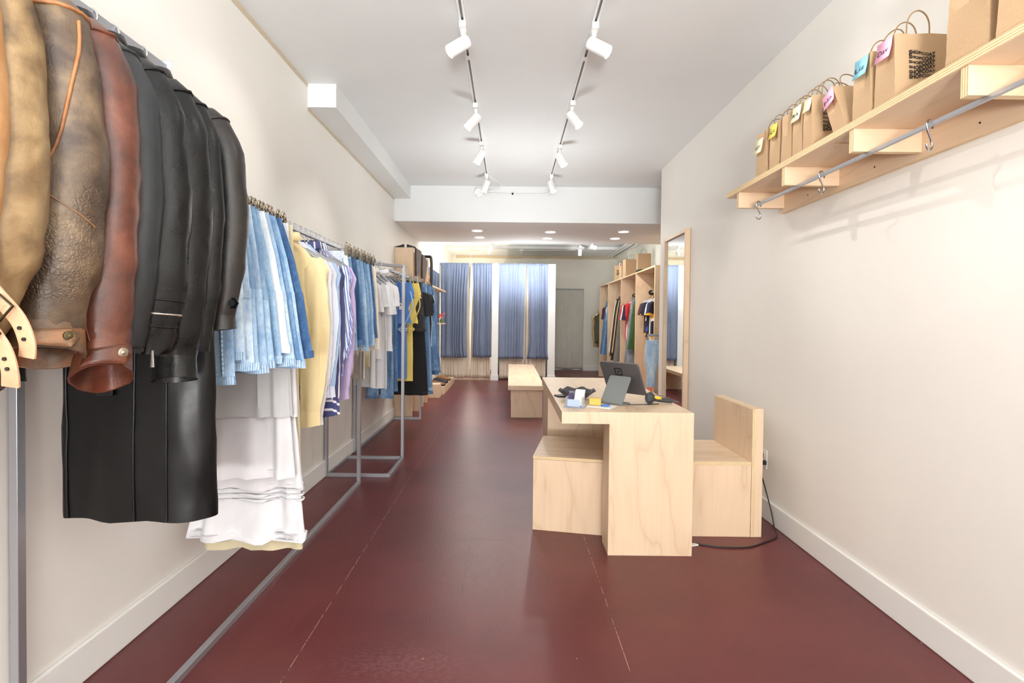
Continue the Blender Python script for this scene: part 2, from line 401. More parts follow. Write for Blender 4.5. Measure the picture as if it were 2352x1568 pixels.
# ------------------------------------------------------------------ paper bags
def warp_text(lines, w, h, y, x0, z0, bold=.02):
    """stacked rows of lettering pushed in a wave, flat on the plane y"""
    M = MB()
    for k, s in enumerate(lines):
        cu = bpy.data.curves.new('lettering', 'FONT'); cu.body = s; cu.size = 1; cu.offset = bold; cu.resolution_u = 2
        o = bpy.data.objects.new('lettering', cu); COL.objects.link(o)
        dg = bpy.context.evaluated_depsgraph_get(); me = bpy.data.meshes.new_from_object(o.evaluated_get(dg))
        xs = [v.co.x for v in me.vertices]; ys = [v.co.y for v in me.vertices]
        ax, bx, ay, by = min(xs), max(xs), min(ys), max(ys); b = len(M.v); n = len(lines)
        for v in me.vertices:
            u = (v.co.x-ax)/(bx-ax); q = (v.co.y-ay)/max(by-ay, 1e-6)
            hh = h/n*(.84+.24*math.cos(2*PI*(u*.9+k*.17))); ph = .24*h/n*math.sin(2*PI*(u*.8+k*.13)) if n > 1 else 0
            if n == 1: hh = h
            M.v.append((x0+u*w, y, z0-h/n*(k+1)+q*hh+ph))
        for p in me.polygons: M.face(*[b+i for i in p.vertices])
        bpy.data.objects.remove(o); bpy.data.curves.remove(cu); bpy.data.meshes.remove(me)
    return M
M_notes = {'cream': plain('cream_note_paper', (248, 240, 196), .8), 'yellow': plain('yellow_note_paper', (250, 228, 92), .8), 'pink': plain('pink_note_paper', (246, 176, 206), .8), 'blue': plain('blue_note_paper', (142, 208, 230), .8)}
M_kraft_in = M_kraft
def paper_bag(loc, label, w=.195, d=.11, h=.262, rotz=0, rot=None, note=None, text=None, print_on=False, seed=0, group='paper bags on the wall shelf', handles=True, hh=.088, pinch=.3, narrow=1.0):
    """local: x = wide face (0..w away from the aisle), y = gusset depth (0..d), z up; wide printed face looks to -y, gusset to -x"""
    rr = random.Random(seed+11)
    r = thing('paper_bag', label, 'paper bag', loc, rotz, group, rot)
    m = MB(); nz = 12; sq = [rr.uniform(.75, 1.05)*narrow for _ in range(4)]
    def ring(z, inset=0):
        f = z/h; mid = d*(.5); pin = pinch*d*max(0, (f-.25))/.75*.55*sq[0]
        thin = 1-.22*f*narrow
        ya, yb = mid-d/2*thin+inset, mid+d/2*thin-inset; w0, w1 = inset, w-inset
        cr = .0025*math.sin(9*f+seed); cm = .006*math.sin(5*f+seed*2)
        return [(w0, ya, z), (w*.33, ya-cr, z), (w*.66, ya+cr, z), (w1, ya, z), (w1-pin, mid+cm, z), (w1, yb, z), (w*.66, yb+cr, z), (w*.33, yb, z), (w0, yb, z), (w0+pin, mid+cm, z)]
    rs = [ring(h*i/nz) for i in range(nz+1)]
    m.rings(rs, True, False); n = len(rs[0])
    # flared bottom gusset triangle folds
    inn = [ring(h-.0002, .0012), ring(h*.5, .0015)]
    m.rings([rs[-1], inn[0], inn[1]], False, True)
    for i in range(len(m.v)):
        p = Vector(m.v[i]); k = mn.noise_vector(p*22+Vector((seed*3.1, 0, 0)))*.0022; m.v[i] = tuple(p+(k if p.z > .004 else Vector((k.x*.3, k.y*.3, 0))))
    m.build('bag_body', M_kraft, r, angle=14)
    if handles:
        for yy in (d*.5-d*.39*(1-.2*narrow)+.004, d*.5+d*.39*(1-.2*narrow)-.004):
            cx = w*.5; hw = .043; tw = rr.uniform(-.012, .012); dy_ = rr.uniform(-.014, .014)
            pts = [(cx-hw*1.0, yy, h-.03), (cx-hw, yy, h)] + [(cx+hw*-math.cos(PI*i/12)+tw*math.sin(PI*i/12), yy+dy_*math.sin(PI*i/12), h+.03+(hh-.03)*math.sin(PI*i/12)) for i in range(13)] + [(cx+hw, yy, h), (cx+hw, yy, h-.03)]
            MB().tube(pts, .0024, 8).build('handle', M_rope, r, angle=80)
    if note:
        c, ox, oz, s = note
        q = MB(); N = 6
        for i in range(N+1):
            for j in range(2):
                f = i/N; q.v.append((-.0035-.012*f*f+.0*j, d*.5+ox+s*(.5-j), oz-f*s))
        for i in range(N): q.face(2*i, 2*i+1, 2*i+3, 2*i+2)
        nt = q.build('sticky_note', M_notes[c], r, solid=.0006)
        if text:
            wm = warp_text([text], s*.72, s*.26, 0, 0, 0, 0)
            wm.map(lambda p: Vector((-.0045-.012*((.75*s-p.z-.32*s)/s)**2*1.0-.0012, d*.5+ox+s*.38-p.x, oz-.55*s+p.z+.13*s)))
            wm.build('handwriting', M_pen, nt, smooth=False)
    if print_on:
        pw, ph = (.098, .103) if w < .25 else (.13, .135)
        wm = warp_text(['SHOPCOAT']*6, pw, ph, 0, .05 if w < .25 else w*.2, 0, .042)
        zt = h*.745 if w < .25 else h*.8; f0 = d/2*(1-.22*(zt/h)*narrow)
        wm.map(lambda p: Vector((p.x, d/2-d/2*(1-.22*((zt+p.z)/h)*narrow)-.0042, zt+p.z)))
        wm.build('printed_lettering', M_ink, r, smooth=False)
    return r
ZS = 2.1035
XG = 1.425
paper_bag((XG, 1.30, ZS), 'big kraft paper bag cut by the right edge of the photo', .28, .17, .36, seed=1, rotz=.06)
paper_bag((XG, 1.50, ZS), 'big kraft paper bag with a pale yellow note beside the printed pink-note bag', .28, .15, .36, note=('cream', -.02, .345, .085), print_on=True, seed=2)
paper_bag((XG, 1.86, ZS), 'small kraft bag with pink note and full wavy black lettering', note=('pink', -.0, .258, .076), text='Dav', print_on=True, seed=3)
paper_bag((XG, 1.985, ZS), 'small kraft bag with blue note', note=('blue', .0, .256, .076), text='Liz', seed=4)
paper_bag((XG, 2.115, ZS), 'kraft bag with pink note leaning back on its neighbour', rot=(-.42, 0, 0), d=.085, note=('pink', 0, .255, .076), text='Ma', seed=5, hh=.09)
paper_bag((XG, 2.37, ZS), 'kraft bag with black lettering half hidden by the leaning bag', d=.075, print_on=True, seed=6, note=('cream', -.005, .25, .06))
paper_bag((XG, 2.452, ZS), 'kraft bag with a cream note behind the half hidden lettered bag', d=.085, note=('cream', .0, .255, .075), text='RA', seed=7)
paper_bag((XG, 2.545, ZS), 'plain kraft bag without a note on the wall shelf', d=.095, seed=8)
paper_bag((XG, 2.66, ZS), 'kraft bag with a bright yellow note near the far end of the shelf', d=.1, note=('yellow', 0, .25, .07), text='G', seed=9)
paper_bag((XG, 2.785, ZS), 'kraft bag with a cream note at the far end of the wall shelf', d=.12, note=('cream', .02, .225, .08), text='BOEMY', seed=10)

# ------------------------------------------------------------------ on the desk
ZD = .7855
c45 = .70711
M_tab = plain('space_grey_metal', (104, 102, 104), .42, .55)
M_stand = plain('grey_stand_plastic', (122, 126, 126), .5)
t = thing('tablet_terminal', 'grey checkout tablet seen from the back on its stand', 'tablet', (.61, 2.95, ZD))
E_ = Vector((c45, -c45, 0)); Nn = Vector((c45, c45, 0))
def rounded(w, h, r, n=5):
    pts = []
    for cx, cz, a0 in ((w/2-r, h/2-r, 0), (-w/2+r, h/2-r, 90), (-w/2+r, -h/2+r, 180), (w/2-r, -h/2+r, 270)):
        for i in range(n+1): a = math.radians(a0+90*i/n); pts.append((cx+r*math.cos(a), cz+r*math.sin(a)))
    return pts
def slab(w, h, r, th, org, ex, ez):
    ez = ez.normalized(); nrm = ex.cross(ez); pts = rounded(w, h, r)
    return MB().rings([[org+ex*a+ez*b+nrm*k for a, b in pts] for k in (-th/2, th/2)])
dn = (Nn*.103+Vector((0, 0, -.193))).normalized()
o0 = t.location
ctr = Vector((.66, 3.0, 1.03))+dn*.1095-o0
nb = E_.cross(-dn)
s_ = -1 if nb.y > 0 else 1       # outward on the camera side
slab(.27, .219, .014, .012, ctr, E_, -dn).build('screen', M_tab, t, bevel=.002)
lg = ctr-dn*.048+E_*-.012
m = MB()
sgn = nb if nb.dot(Vector((0, -1, 0))) > 0 else -nb
def ringrect(w, r, wi, ri, off):
    a = rounded(w, w, r, 4); b = rounded(wi, wi, ri, 4); n = len(a); q = len(m.v)
    for pts in (a, b):
        for x, y in pts: m.v.append(tuple(lg+E_*x-dn*y+sgn*off))
    for i in range(n): j = (i+1) % n; m.face(q+i, q+j, q+n+j, q+n+i)
ringrect(.054, .011, .036, .006, .0068)
q = len(m.v); pts = rounded(.015, .015, .003, 3)
for x, y in pts: m.v.append(tuple(lg+E_*x-dn*y+sgn*.0068))
m.face(*range(q, q+len(pts)))
m.build('square_emblem', M_black, t, smooth=False)
p0 = Vector((.61, 2.95, ZD+.004))-o0; p1 = Vector((.683, 3.023, .945))-o0
slab(.15, (p1-p0).length, .014, .008, (p0+p1)/2, E_, p1-p0).build('stand_plate', M_stand, t, bevel=.002)
f1 = p0+Nn*.10; fo = slab(.15, .10, .012, .007, (p0+f1)/2, E_, f1-p0); fo.build('stand_foot', M_stand, t, bevel=.002)

t = thing('barcode_scanner', 'black barcode scanner with yellow trigger lying on the desk', 'scanner', (.85, 2.98, ZD))
hd = Vector((0, 0, .036))
m = MB(); ax = Vector((-.35, -.94, .0)).normalized(); u = Vector((.94, -.35, 0)).normalized(); w_ = Vector((0, 0, 1))
prof = [(-.035, .5, .55), (-.03, .85, .9), (-.01, 1, 1), (.025, .95, .95), (.034, .85, .86), (.034, .62, .64), (.018, .58, .6)]
m.rings([[hd+ax*a+u*.029*b*math.cos(2*PI*i/20)+w_*.036*c*math.sin(2*PI*i/20) for i in range(20)] for a, b, c in prof])
m.build('scanner_head', M_black, t)
m = MB().rings([[hd+ax*.0185+u*.016*math.cos(2*PI*i/16)+w_*.021*math.sin(2*PI*i/16) for i in range(16)] for _ in range(1)]*2, False, True)
m.build('scan_window', plain('dark_scan_glass', (40, 62, 70), .05, .0, Coat_Weight=.6), t)
hv = [Vector((.02, .01, .032)), Vector((.06, .015, .024)), Vector((.105, .02, .018)), Vector((.14, .024, .015))]
MB().tube(hv, [.016, .015, .014, .0135], 14).build('handle', plain('dark_grey_rubber', (58, 58, 60), .6), t)
MB().tube([Vector((.024, -.0, .04)), Vector((.045, .001, .037)), Vector((.07, .004, .031))], [.006, .011, .005], 10).build('trigger', plain('yellow_plastic', (240, 190, 40), .4), t)
cab = [Vector((.14, .024, .015)), Vector((.17, .028, .008)), Vector((.19, .06, .004)), Vector((.16, .3, .004)), Vector((.05, .42, .004))]
def smooth_path(p, n=6):
    out = []
    for i in range(len(p)-1):
        a, b, c, d = p[max(i-1, 0)], p[i], p[i+1], p[min(i+2, len(p)-1)]
        for k in range(n):
            f = k/n; out.append(.5*((2*b)+(c-a)*f+(2*a-5*b+4*c-d)*f*f+(3*b-a-3*c+d)*f**3))
    out.append(p[-1]); return out
MB().tube(smooth_path(cab), .0022, 8).build('cable', plain('grey_cable', (90, 92, 96), .5), t, angle=80)
MB().tube(smooth_path([Vector((.62, 2.98, ZD+.003)), Vector((.72, 2.93, ZD+.003)), Vector((.82, 2.94, ZD+.003)), Vector((.90, 2.965, ZD+.003))]), .0022, 8).build('scanner_lead', M_black, None, angle=80)
tag(bpy.data.objects['scanner_lead'], 'thin black lead lying on the desk between tablet and scanner', 'cable')

# smoky glass bowl with faceted rim
t = thing('glass_bowl', 'smoky grey glass bowl with wavy rim behind the card holder', 'bowl', (.435, 3.155, ZD))
M_smoke = clear('smoky_glass', (112, 114, 122), .86)
m = MB(); prof = [(.02, .001), (.055, .003), (.08, .02), (.10, .042), (.117, .056), (.113, .058), (.095, .044), (.074, .024), (.05, .008), (.01, .006)]
m.rings([[(r*(1+.05*math.sin(9*a+z*60)+.03*math.sin(4*a))*math.cos(a), r*(1+.05*math.sin(9*a+z*60))*math.sin(a)*.9, z*(1+.12*math.sin(7*a)) if z > .03 else z) for a in [2*PI*i/54 for i in range(54)]] for r, z in prof])
m.build('bowl_shell', M_smoke, t, angle=25)

t = thing('card_holder', 'clear acrylic card holder with white cards at the desk corner', 'card holder', (.385, 2.85, ZD), -.35)
M_acr = clear('clear_acrylic', (214, 222, 236), .88)
m = MB().box(-.06, .06, -.05, .05, 0, .003).box(-.045, .045, -.04, -.037, .0035, .05).box(-.045, .045, .03, .033, .0035, .085).box(-.048, -.045, -.04, .033, .0035, .06).box(.045, .048, -.04, .033, .0035, .06)
m.build('acrylic_stand', M_acr, t)
c = MB().box(-.012, .040, -.010, .020, .008, .098); c.map(lambda p: Vector((p.x+.012*(p.z/.1), p.y+.12*p.z, p.z)))
o = c.build('card_stack', M_tag, None, bevel=.001); o.parent = t
MB().box(-.04, -.014, -.012, -.002, .006, .076).map(lambda p: Vector((p.x, p.y+.15*p.z, p.z))).build('purple_card', plain('deep_purple_card', (66, 48, 92), .6), t)
MB().box(-.040, .030, -.032, -.029, .006, .045).build('blue_tint_card', plain('pale_blue_card', (196, 212, 240), .6), t)

t = tag(MB().box(-.075, .075, -.05, .05, 0, .002).box(-.02, .085, -.045, .06, .0022, .0036).map(lambda p: Vector((p.x, p.y, p.z))).build('paper_slips', M_tag), 'white paper slips under the yellow sponge', 'paper'); t.location = (.53, 2.86, ZD); t.rotation_euler.z = -.5
t = tag(MB().box(-.034, .034, -.025, .025, 0, .040).build('sponge', cloth('yellow_sponge', (226, 186, 96), .95, .85, .5, 90), bevel=.004), 'yellow block sponge on white paper slips', 'sponge'); t.location = (.508, 2.905, ZD+.004); t.rotation_euler.z = -.2
m = MB().tube(smooth_path([Vector((-.025, -.01, .006)), Vector((.0, -.003, .008)), Vector((.027, .012, .006))]), [.005]*13, 8).box(-.01, .02, -.012, .0, .002, .010)
t = tag(m.build('clip', plain('blue_plastic', (44, 104, 190), .35)), 'small blue plastic clip on white paper slips', 'clip'); t.location = (.556, 2.845, ZD+.0042)
t = tag(MB().prism([(x*.5, y*.5) for x, y in rounded(.15, .075*2, .016)], 0, .009).build('phone', plain('dark_phone_glass', (46, 48, 54), .2), bevel=.002), 'dark phone lying behind the glass bowl', 'phone'); t.location = (.345, 3.235, ZD); t.rotation_euler.z = .4; t.scale = (1, 1, 1)

# outlet and power cord
t = thing('wall_outlet', 'white double wall outlet beside the box chair', 'outlet', (XR, 3.255, .387))
MB().box(-.006, -.0005, -.038, .038, -.06, .06).build('cover_plate', M_white, t, bevel=.003)
for z in (-.026, .026):
    s = MB().box(-.0085, -.0062, -.017, .017, z-.017, z+.017).build('socket', M_white, t, bevel=.001)
    MB().box(-.0092, -.0086, -.009, -.006, z-.003, z+.009).box(-.0092, -.0086, .006, .009, z-.003, z+.009).cyl((-.0092, 0, z-.009), (-.0086, 0, z-.009), .003, 10).build('slot', M_dark, s)
t = thing('power_cord', 'black power cord running from the wall outlet across the floor', 'cord', (1.68, 3.22, .37))
o_ = t.location
MB().box(-.045, -.0095+.01-.0, -.014, .014, -.013, .013).map(lambda p: p).build('plug', M_black, t, bevel=.003)
cp = [Vector(p)-o_ for p in ((1.636, 3.215, .37), (1.615, 3.20, .35), (1.628, 3.16, .29), (1.63, 3.1, .2), (1.64, 3.06, .1), (1.64, 3.03, .03), (1.60, 2.93, .006), (1.49, 2.86, .005), (1.375, 2.80, .005), (1.225, 2.795, .005), (1.09, 2.837, .005), (.98, 2.89, .005))]
MB().tube(smooth_path(cp, 7), .0042, 8).build('lead', M_black, t, angle=80)
t = tag(MB().box(0, .07, 0, .03, 0, .006).build('paper_scrap', M_tag), 'white scrap on the floor by the desk leg', 'paper'); t.location = (1.03, 2.80, .001); t.rotation_euler.z = .3

# ------------------------------------------------------------------ ceiling fittings
LIGHTS = []
def spot(loc, aim, watt, deg=62, col=(1, .965, .91), r=.010, blend=.9):
    l = bpy.data.lights.new('spot_lamp', 'SPOT'); l.energy = watt; l.color = col; l.spot_size = math.radians(deg); l.spot_blend = blend; l.shadow_soft_size = r
    o = bpy.data.objects.new('spot_lamp', l); COL.objects.link(o); o.location = loc; o.rotation_euler = Vector(aim).to_track_quat('-Z', 'Y').to_euler(); LIGHTS.append(o); return o
def track(x, label):
    t = thing('track_rail', label, 'light track', (x, 3.2, ZC), 0, 'ceiling light tracks')
    MB().box(-.018, -.007, -2.6, 2.66, -.02, -.0005).box(.007, .018, -2.6, 2.66, -.02, -.0005).build('rail_channel', M_white, t)
    MB().box(-.0068, .0068, -2.6, 2.66, -.012, -.0008).build('rail_slot', plain('dark_grey_contact_strip', (120, 120, 124), .4, .4), t)
    MB().box(-.02, .02, .0, .05, -.022, -.0205).build('joiner', M_white, t, bevel=.001)
track(-.283, 'left white ceiling light track'); track(.467, 'right white ceiling light track')
def track_head(x, y, aim, label, watt, tilt_off=None, lens=True, z=ZC, L=.135, rad=.037, group='track spotlights', deg=62, col=(1, .965, .91)):
    t = thing('track_spotlight', label, 'spotlight', (x, y, z-.021), 0, group)
    MB().box(-.019, .019, -.05, .05, -.036, 0).build('adapter', M_white, t, bevel=.002)
    a = Vector(aim).normalized(); piv = Vector((0, 0, -.105))
    MB().cyl((0, 0, -.036), (0, 0, -.06), .014, 14).tube([(0, 0, -.06), piv], .008, 10).build('stem', M_white, t)
    b = piv-a*.035; e = piv+a*(L-.035)
    MB().lathe(b, a, [(0, rad*.85), (.004, rad*.97), (.008, rad), (L, rad), (L, rad*.93), (L-.012, rad*.9)], 28, True, True).build('lamp_can', M_white, t, angle=50)
    MB().cyl(e-a*.0115, e-a*.006, rad*.88, 28).build('lens', M_lamp, t)
    spot(t.location+e+a*.004, a, watt, deg, col)
    return t
HEADS = [(-.283, 1.75, (.86, -.05, -.5), 'left track head outside the frame'), (.467, 1.75, (-.86, -.1, -.6), '')]
W8 = 22
track_head(-.283, 2.87, (-.74, -.22, -.58), 'white spotlight nearest the camera on the left track', W8)
track_head(-.283, 3.93, (-.62, -.12, -.75), 'second white spotlight along the left track', W8)
track_head(-.283, 4.76, (-.50, .05, -.85), 'third white spotlight along the left track', W8)
track_head(-.283, 5.79, (-.34, .12, -.93), 'last white spotlight of the left track near the junction box', W8*.7)
track_head(.467, 2.87, (.74, -.30, -.55), 'white spotlight nearest the camera on the right track', W8)
track_head(.467, 3.87, (.50, -.28, -.78), 'second white spotlight along the right track', W8)
track_head(.467, 4.82, (.42, -.22, -.86), 'third white spotlight along the right track', W8)
track_head(.467, 5.79, (.25, -.35, -.88), 'last white spotlight of the right track near the soffit', W8*.7)
track_head(-.283, 1.75, (.92, .05, -.37), 'left track spotlight above the frame aimed at the right wall', W8*1.1)
track_head(.467, 1.75, (-.86, .0, -.55), 'right track spotlight above the frame aimed at the left rack', W8*.35)

t = thing('junction_box', 'round white junction box with conduit on the soffit face', 'junction box', (-.408, 6.37, 2.895))
MB().cyl((0, -.03, 0), (0, -.0005, 0), .058, 28).build('box_cover', M_white, t, bevel=.004)
for q_ in (-.03, .03): MB().cyl((q_, -.032, q_), (q_, -.0302, q_), .005, 8).build('screw', M_dark, t)
q = [Vector(p) for p in ((.058, -.012, -.006), (.3, -.012, -.012), (.6, -.012, -.012), (.8, -.012, -.01), (.9, -.02, .01), (.95, -.12, .068), (.93, -.3, .075), (.885, -.5, .08))]
MB().tube(smooth_path(q), .0075, 8).build('conduit', M_white, t, angle=80)
q = [Vector(p) for p in ((.058, -.02, .008), (.16, -.03, .02), (.25, -.06, .05), (.27, -.15, .08), (.22, -.3, .083), (.14, -.52, .083))]
MB().tube(smooth_path(q), .0075, 8).build('conduit', M_white, t, angle=80)
MB().cyl((.43, -.028, -.008), (.43, -.02, -.008), .013, 12).build('cable_clip', M_dark, t)

def lamp_disk(loc, watt, size, aim=(0, 0, -1), col=(1, .93, .84)):
    l = bpy.data.lights.new('disk_lamp', 'AREA'); l.shape = 'DISK'; l.size = size; l.energy = watt; l.color = col
    o = bpy.data.objects.new('disk_lamp', l); COL.objects.link(o); o.location = loc; o.rotation_euler = Vector(aim).to_track_quat('-Z', 'Y').to_euler(); LIGHTS.append(o)
names = iter(('front row left', 'back row left', 'front row middle', 'back row middle', 'front row right', 'back row right'))
for x, y in ((-.464, 6.98), (-.464, 7.53), (.565, 7.02), (.565, 7.56), (1.578, 6.94), (1.578, 7.51)):
    t = thing('downlight', 'round lit downlight in the soffit, %s' % next(names), 'downlight', (x, y, 2.53), 0, 'downlights in the soffit')
    MB().rings([[(r*math.cos(2*PI*i/28), r*math.sin(2*PI*i/28), z) for i in range(28)] for r, z in ((.086, -.0005), (.086, -.006), (.07, -.008), (.07, -.003))], False, False).build('trim_ring', M_white, t)
    MB().cyl((0, 0, -.006), (0, 0, -.003), .0695, 28).build('lens', M_lamp, t)
    lamp_disk((x, y, 2.518), 11, .13)

# rear room ceiling: canopy, conduit, small heads, air grille, pendant
t = thing('ceiling_canopy', 'round white ceiling canopy with conduit in the rear room', 'junction box', (.27, 11.6, 2.925))
MB().cyl((0, 0, -.03), (0, 0, -.0005), .06, 20).build('canopy_plate', M_white, t, bevel=.004)
MB().tube(smooth_path([Vector((0, 0, -.035)), Vector((.01, 0, -.08)), Vector((-.005, 0, -.10)), Vector((-.012, 0, -.07))]), .012, 8).build('lamp_hook', M_steel, t)
g = M_trim
MB().tube(smooth_path([Vector((.05, 0, -.012)), Vector((.3, -.02, -.012)), Vector((.9, -.05, -.012)), Vector((1.2, -.2, -.014)), Vector((1.24, -.31, .03))]), .008, 8).build('conduit', g, t, angle=80)
MB().tube(smooth_path([Vector((-.05, 0, -.012)), Vector((-.4, .0, -.012)), Vector((-1.2, .3, -.012))]), .008, 8).build('conduit', g, t, angle=80)
MB().tube(smooth_path([Vector((-.04, -.02, -.012)), Vector((-.3, -.06, -.012)), Vector((-.62, -.2, -.0)), Vector((-.7, -.37, .03))]), .008, 8).build('conduit', g, t, angle=80)
track_head(-.44, 11.15, (-.35, .75, -.55), 'small white spotlight at the left of the rear ceiling', 22, group='rear room spotlights', L=.15, rad=.045)
track_head(1.57, 11.15, (.0, .35, -.93), 'small white spotlight at the right of the rear ceiling', 22, group='rear room spotlights', L=.15, rad=.045)
track_head(1.75, 10.6, (.6, -.7, -.35), 'tilted white spotlight shining toward the cubby unit', 22, group='rear room spotlights', L=.12, rad=.045)
t = thing('air_grille', 'white slotted air grille on the rear ceiling near the cubbies', 'vent', (2.5, 11, ZC))
for dx in (-.02, .07, .20): MB().box(dx-.03, dx+.03, -.55, 1.7, -.075, -.0605 if False else -.062).build('slat', M_trim, t)
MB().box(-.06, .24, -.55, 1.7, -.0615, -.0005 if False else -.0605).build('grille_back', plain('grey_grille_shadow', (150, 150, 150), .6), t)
t = thing('pendant_lamp', 'slim white tube pendant hanging inside the left fitting room', 'pendant lamp', (-.905, 11.35, ZC))
MB().cyl((0, 0, -.06), (0, 0, -.0005), .05, 20).build('canopy', M_white, t)
MB().tube([(0, 0, -.06), (0, 0, -.52)], .004, 6).build('stem', M_white, t)
MB().box(-.025, .025, -.025, .025, -.95, -.52).build('lamp_body', M_white, t, bevel=.003)
MB().cyl((0, 0, -1.30), (0, 0, -.951), .022, 14).build('lit_tube', M_lampw, t)
l = bpy.data.lights.new('fitting_lamp', 'POINT'); l.energy = 40; l.color = (1, .93, .82); l.shadow_soft_size = .05
o = bpy.data.objects.new('fitting_lamp', l); COL.objects.link(o); o.location = (-.905, 11.25, 1.5)
# ------------------------------------------------------------------ fitting rooms
M_blue = cloth('blue_grey_linen', (120, 131, 156), .8, .93, .2, 160)
M_cream = cloth('cream_linen', (226, 212, 194), .85, .95, .2, 160)
M_grey = cloth('grey_linen', (206, 203, 194), .85, .95, .2, 160)
YC = 10.5
def post(x0, x1, y, label):
    t = thing('fitting_room_post', label, 'post', ((x0+x1)/2, y, 0)); w = (x1-x0)/2
    MB().box(-w, w, 0, .10, 0, 2.468).build('post_shaft', M_trim, t, bevel=.003)
    MB().box(-w-.012, w+.012, -.012, -.0002, 0, .12).build('plinth', M_trim, t, bevel=.003)
post(-.376, -.235, YC-.02, 'white post between the two curtained fitting rooms')
post(.81, .965, YC-.02, 'white post at the right end of the fitting rooms')
t = tag(MB().box(.90, .96, YC+.09, YB-.001, 0, 2.468).build('fitting_room_partition', M_back), 'white partition wall running back beside the right fitting room', 'partition')
t = tag(MB().box(-.335, -.275, YC+.09, YB-.001, 0, 2.468).build('fitting_room_partition', M_back), 'white partition wall between the left and right fitting rooms', 'partition')
def rod(x0, x1, label):
    t = thing('curtain_rod', label, 'curtain rod', ((x0+x1)/2, YC+.03, 2.455)); w = (x1-x0)/2
    MB().cyl((-w, 0, 0), (w, 0, 0), .011, 12).build('tube', M_steel, t)
    MB().cyl((-w, 0, 0), (-w+.01, 0, 0), .025, 14).build('end_flange', M_steel, t); MB().cyl((w-.01, 0, 0), (w, 0, 0), .025, 14).build('end_flange', M_steel, t)
rod(XL+.002, -.378, 'steel curtain rod of the left fitting room'); rod(-.233, .808, 'steel curtain rod of the right fitting room')
def curtain(name, lab, mat, xl, xr, ztop, zbot, y, amp, waves, seed, top_ruffle=True, cat='curtain', group=None):
    """xl, xr: functions of f (0 top .. 1 bottom)"""
    rr = random.Random(seed); ph = [rr.uniform(0, 6.28) for _ in range(4)]; m = MB(); NX, NZ = 90, 30
    for j in range(NZ+1):
        f = j/NZ; z = ztop+(zbot-ztop)*f; a, b = xl(f), xr(f)
        for i in range(NX+1):
            u = i/NX; ww = u+.075*math.sin(2*PI*u*1.3+ph[0])+.045*mn.noise(Vector((u*5, f*.9, seed)))
            d = math.sin(2*PI*waves*ww+ph[1]+.5*f*math.sin(ph[2]+u*5))*(.55+.5*mn.noise(Vector((u*4, f*.5, seed+9))))+math.sin(2*PI*waves*2.3*ww+ph[3])*.35*(1-.5*f)*(.6+mn.noise(Vector((u*5, f, seed+5))))
            A = amp*(.45+.75*f)
            if f < .06: A *= .6
            yy = y+A*d+.010*mn.noise(Vector((u*9, f*7, seed+3)))
            if top_ruffle and f < .12: yy += .014*mn.noise(Vector((u*26, f*16, seed)))*(1-f/.12)*1.5
            zz = z+(.012*mn.noise(Vector((u*24, 1, seed))) if j == 0 and top_ruffle else 0)+(.006*math.sin(u*9+ph[2]) if j == NZ else 0)
            m.v.append((a+(b-a)*u, yy, zz))
    for j in range(NZ):
        for i in range(NX): q = j*(NX+1)+i; m.face(q, q+1, q+NX+2, q+NX+1)
    o = m.build(name, mat, solid=.003, angle=180); tag(o, lab, cat, group); return o
lin = lambda *k: (lambda f: next(k[i][1]+(k[i+1][1]-k[i][1])*(f-k[i][0])/(k[i+1][0]-k[i][0]) for i in range(len(k)-1) if f <= k[i+1][0]+1e-6))
px = lambda x: (x-1170)*YC/1140
G = 'blue fitting room curtains'
curtain('fitting_room_curtain', 'blue grey curtain at far left beside the clothes rack', M_blue, lin((0, px(1011)), (1, px(1012))), lin((0, px(1076)), (.3, px(1072)), (.8, px(1070)), (.92, px(1071)), (1, px(1074.5))), 2.475, .475, YC-.005, .035, 7, 1, group=G)
curtain('fitting_room_curtain', 'blue grey curtain just left of the middle white post', M_blue, lin((0, px(1084)), (.25, px(1086)), (.6, px(1088)), (.9, px(1086)), (1, px(1086))), lin((0, px(1133)), (1, px(1130.5))), 2.475, .485, YC-.005, .032, 6, 2, group=G)
curtain('fitting_room_curtain', 'wide blue grey curtain just right of the middle white post', M_blue, lin((0, px(1144)), (.5, px(1144.5)), (1, px(1143))), lin((0, px(1208)), (.4, px(1204)), (.9, px(1202)), (1, px(1203))), 2.475, .465, YC-.005, .032, 6, 3, group=G)
curtain('fitting_room_curtain', 'blue grey curtain at right beside the end post', M_blue, lin((0, px(1209)), (.3, px(1213)), (.8, px(1216)), (.93, px(1213)), (1, px(1210))), lin((0, px(1263)), (.6, px(1260.5)), (.9, px(1261)), (1, px(1265.5))), 2.475, .465, YC-.005, .034, 6, 4, group=G)
G = 'cream liner curtains'
curtain('liner_curtain', 'cream liner curtain behind the blue curtain at far left', M_cream, lin((0, XL+.02), (1, XL+.02)), lin((0, px(1079)), (.5, px(1077)), (1, px(1079))), 2.44, .03, YC+.12, .035, 7, 5, False, group=G)
curtain('liner_curtain', 'cream liner curtain left of the middle white post', M_cream, lin((0, px(1086)), (.5, px(1081)), (1, px(1080))), lin((0, px(1126)), (1, px(1126))), 2.44, .03, YC+.12, .03, 6, 6, False, group=G)
curtain('liner_curtain', 'cream liner curtain behind the wide blue curtain', M_cream, lin((0, px(1147)), (1, px(1147))), lin((0, px(1208)), (1, px(1206))), 2.44, .03, YC+.12, .03, 6, 7, False, group=G)
curtain('liner_curtain', 'cream liner curtain beside the right end post', M_cream, lin((0, px(1209)), (1, px(1207))), lin((0, px(1255)), (1, px(1255))), 2.44, .03, YC+.12, .03, 6, 8, False, group=G)
curtain('doorway_curtain', 'grey curtain filling the doorway in the back wall', M_grey, lin((0, 1.18), (1, 1.18)), lin((0, 1.89), (1, 1.89)), 2.07, .03, YB+.016, .012, 4, 9, False)
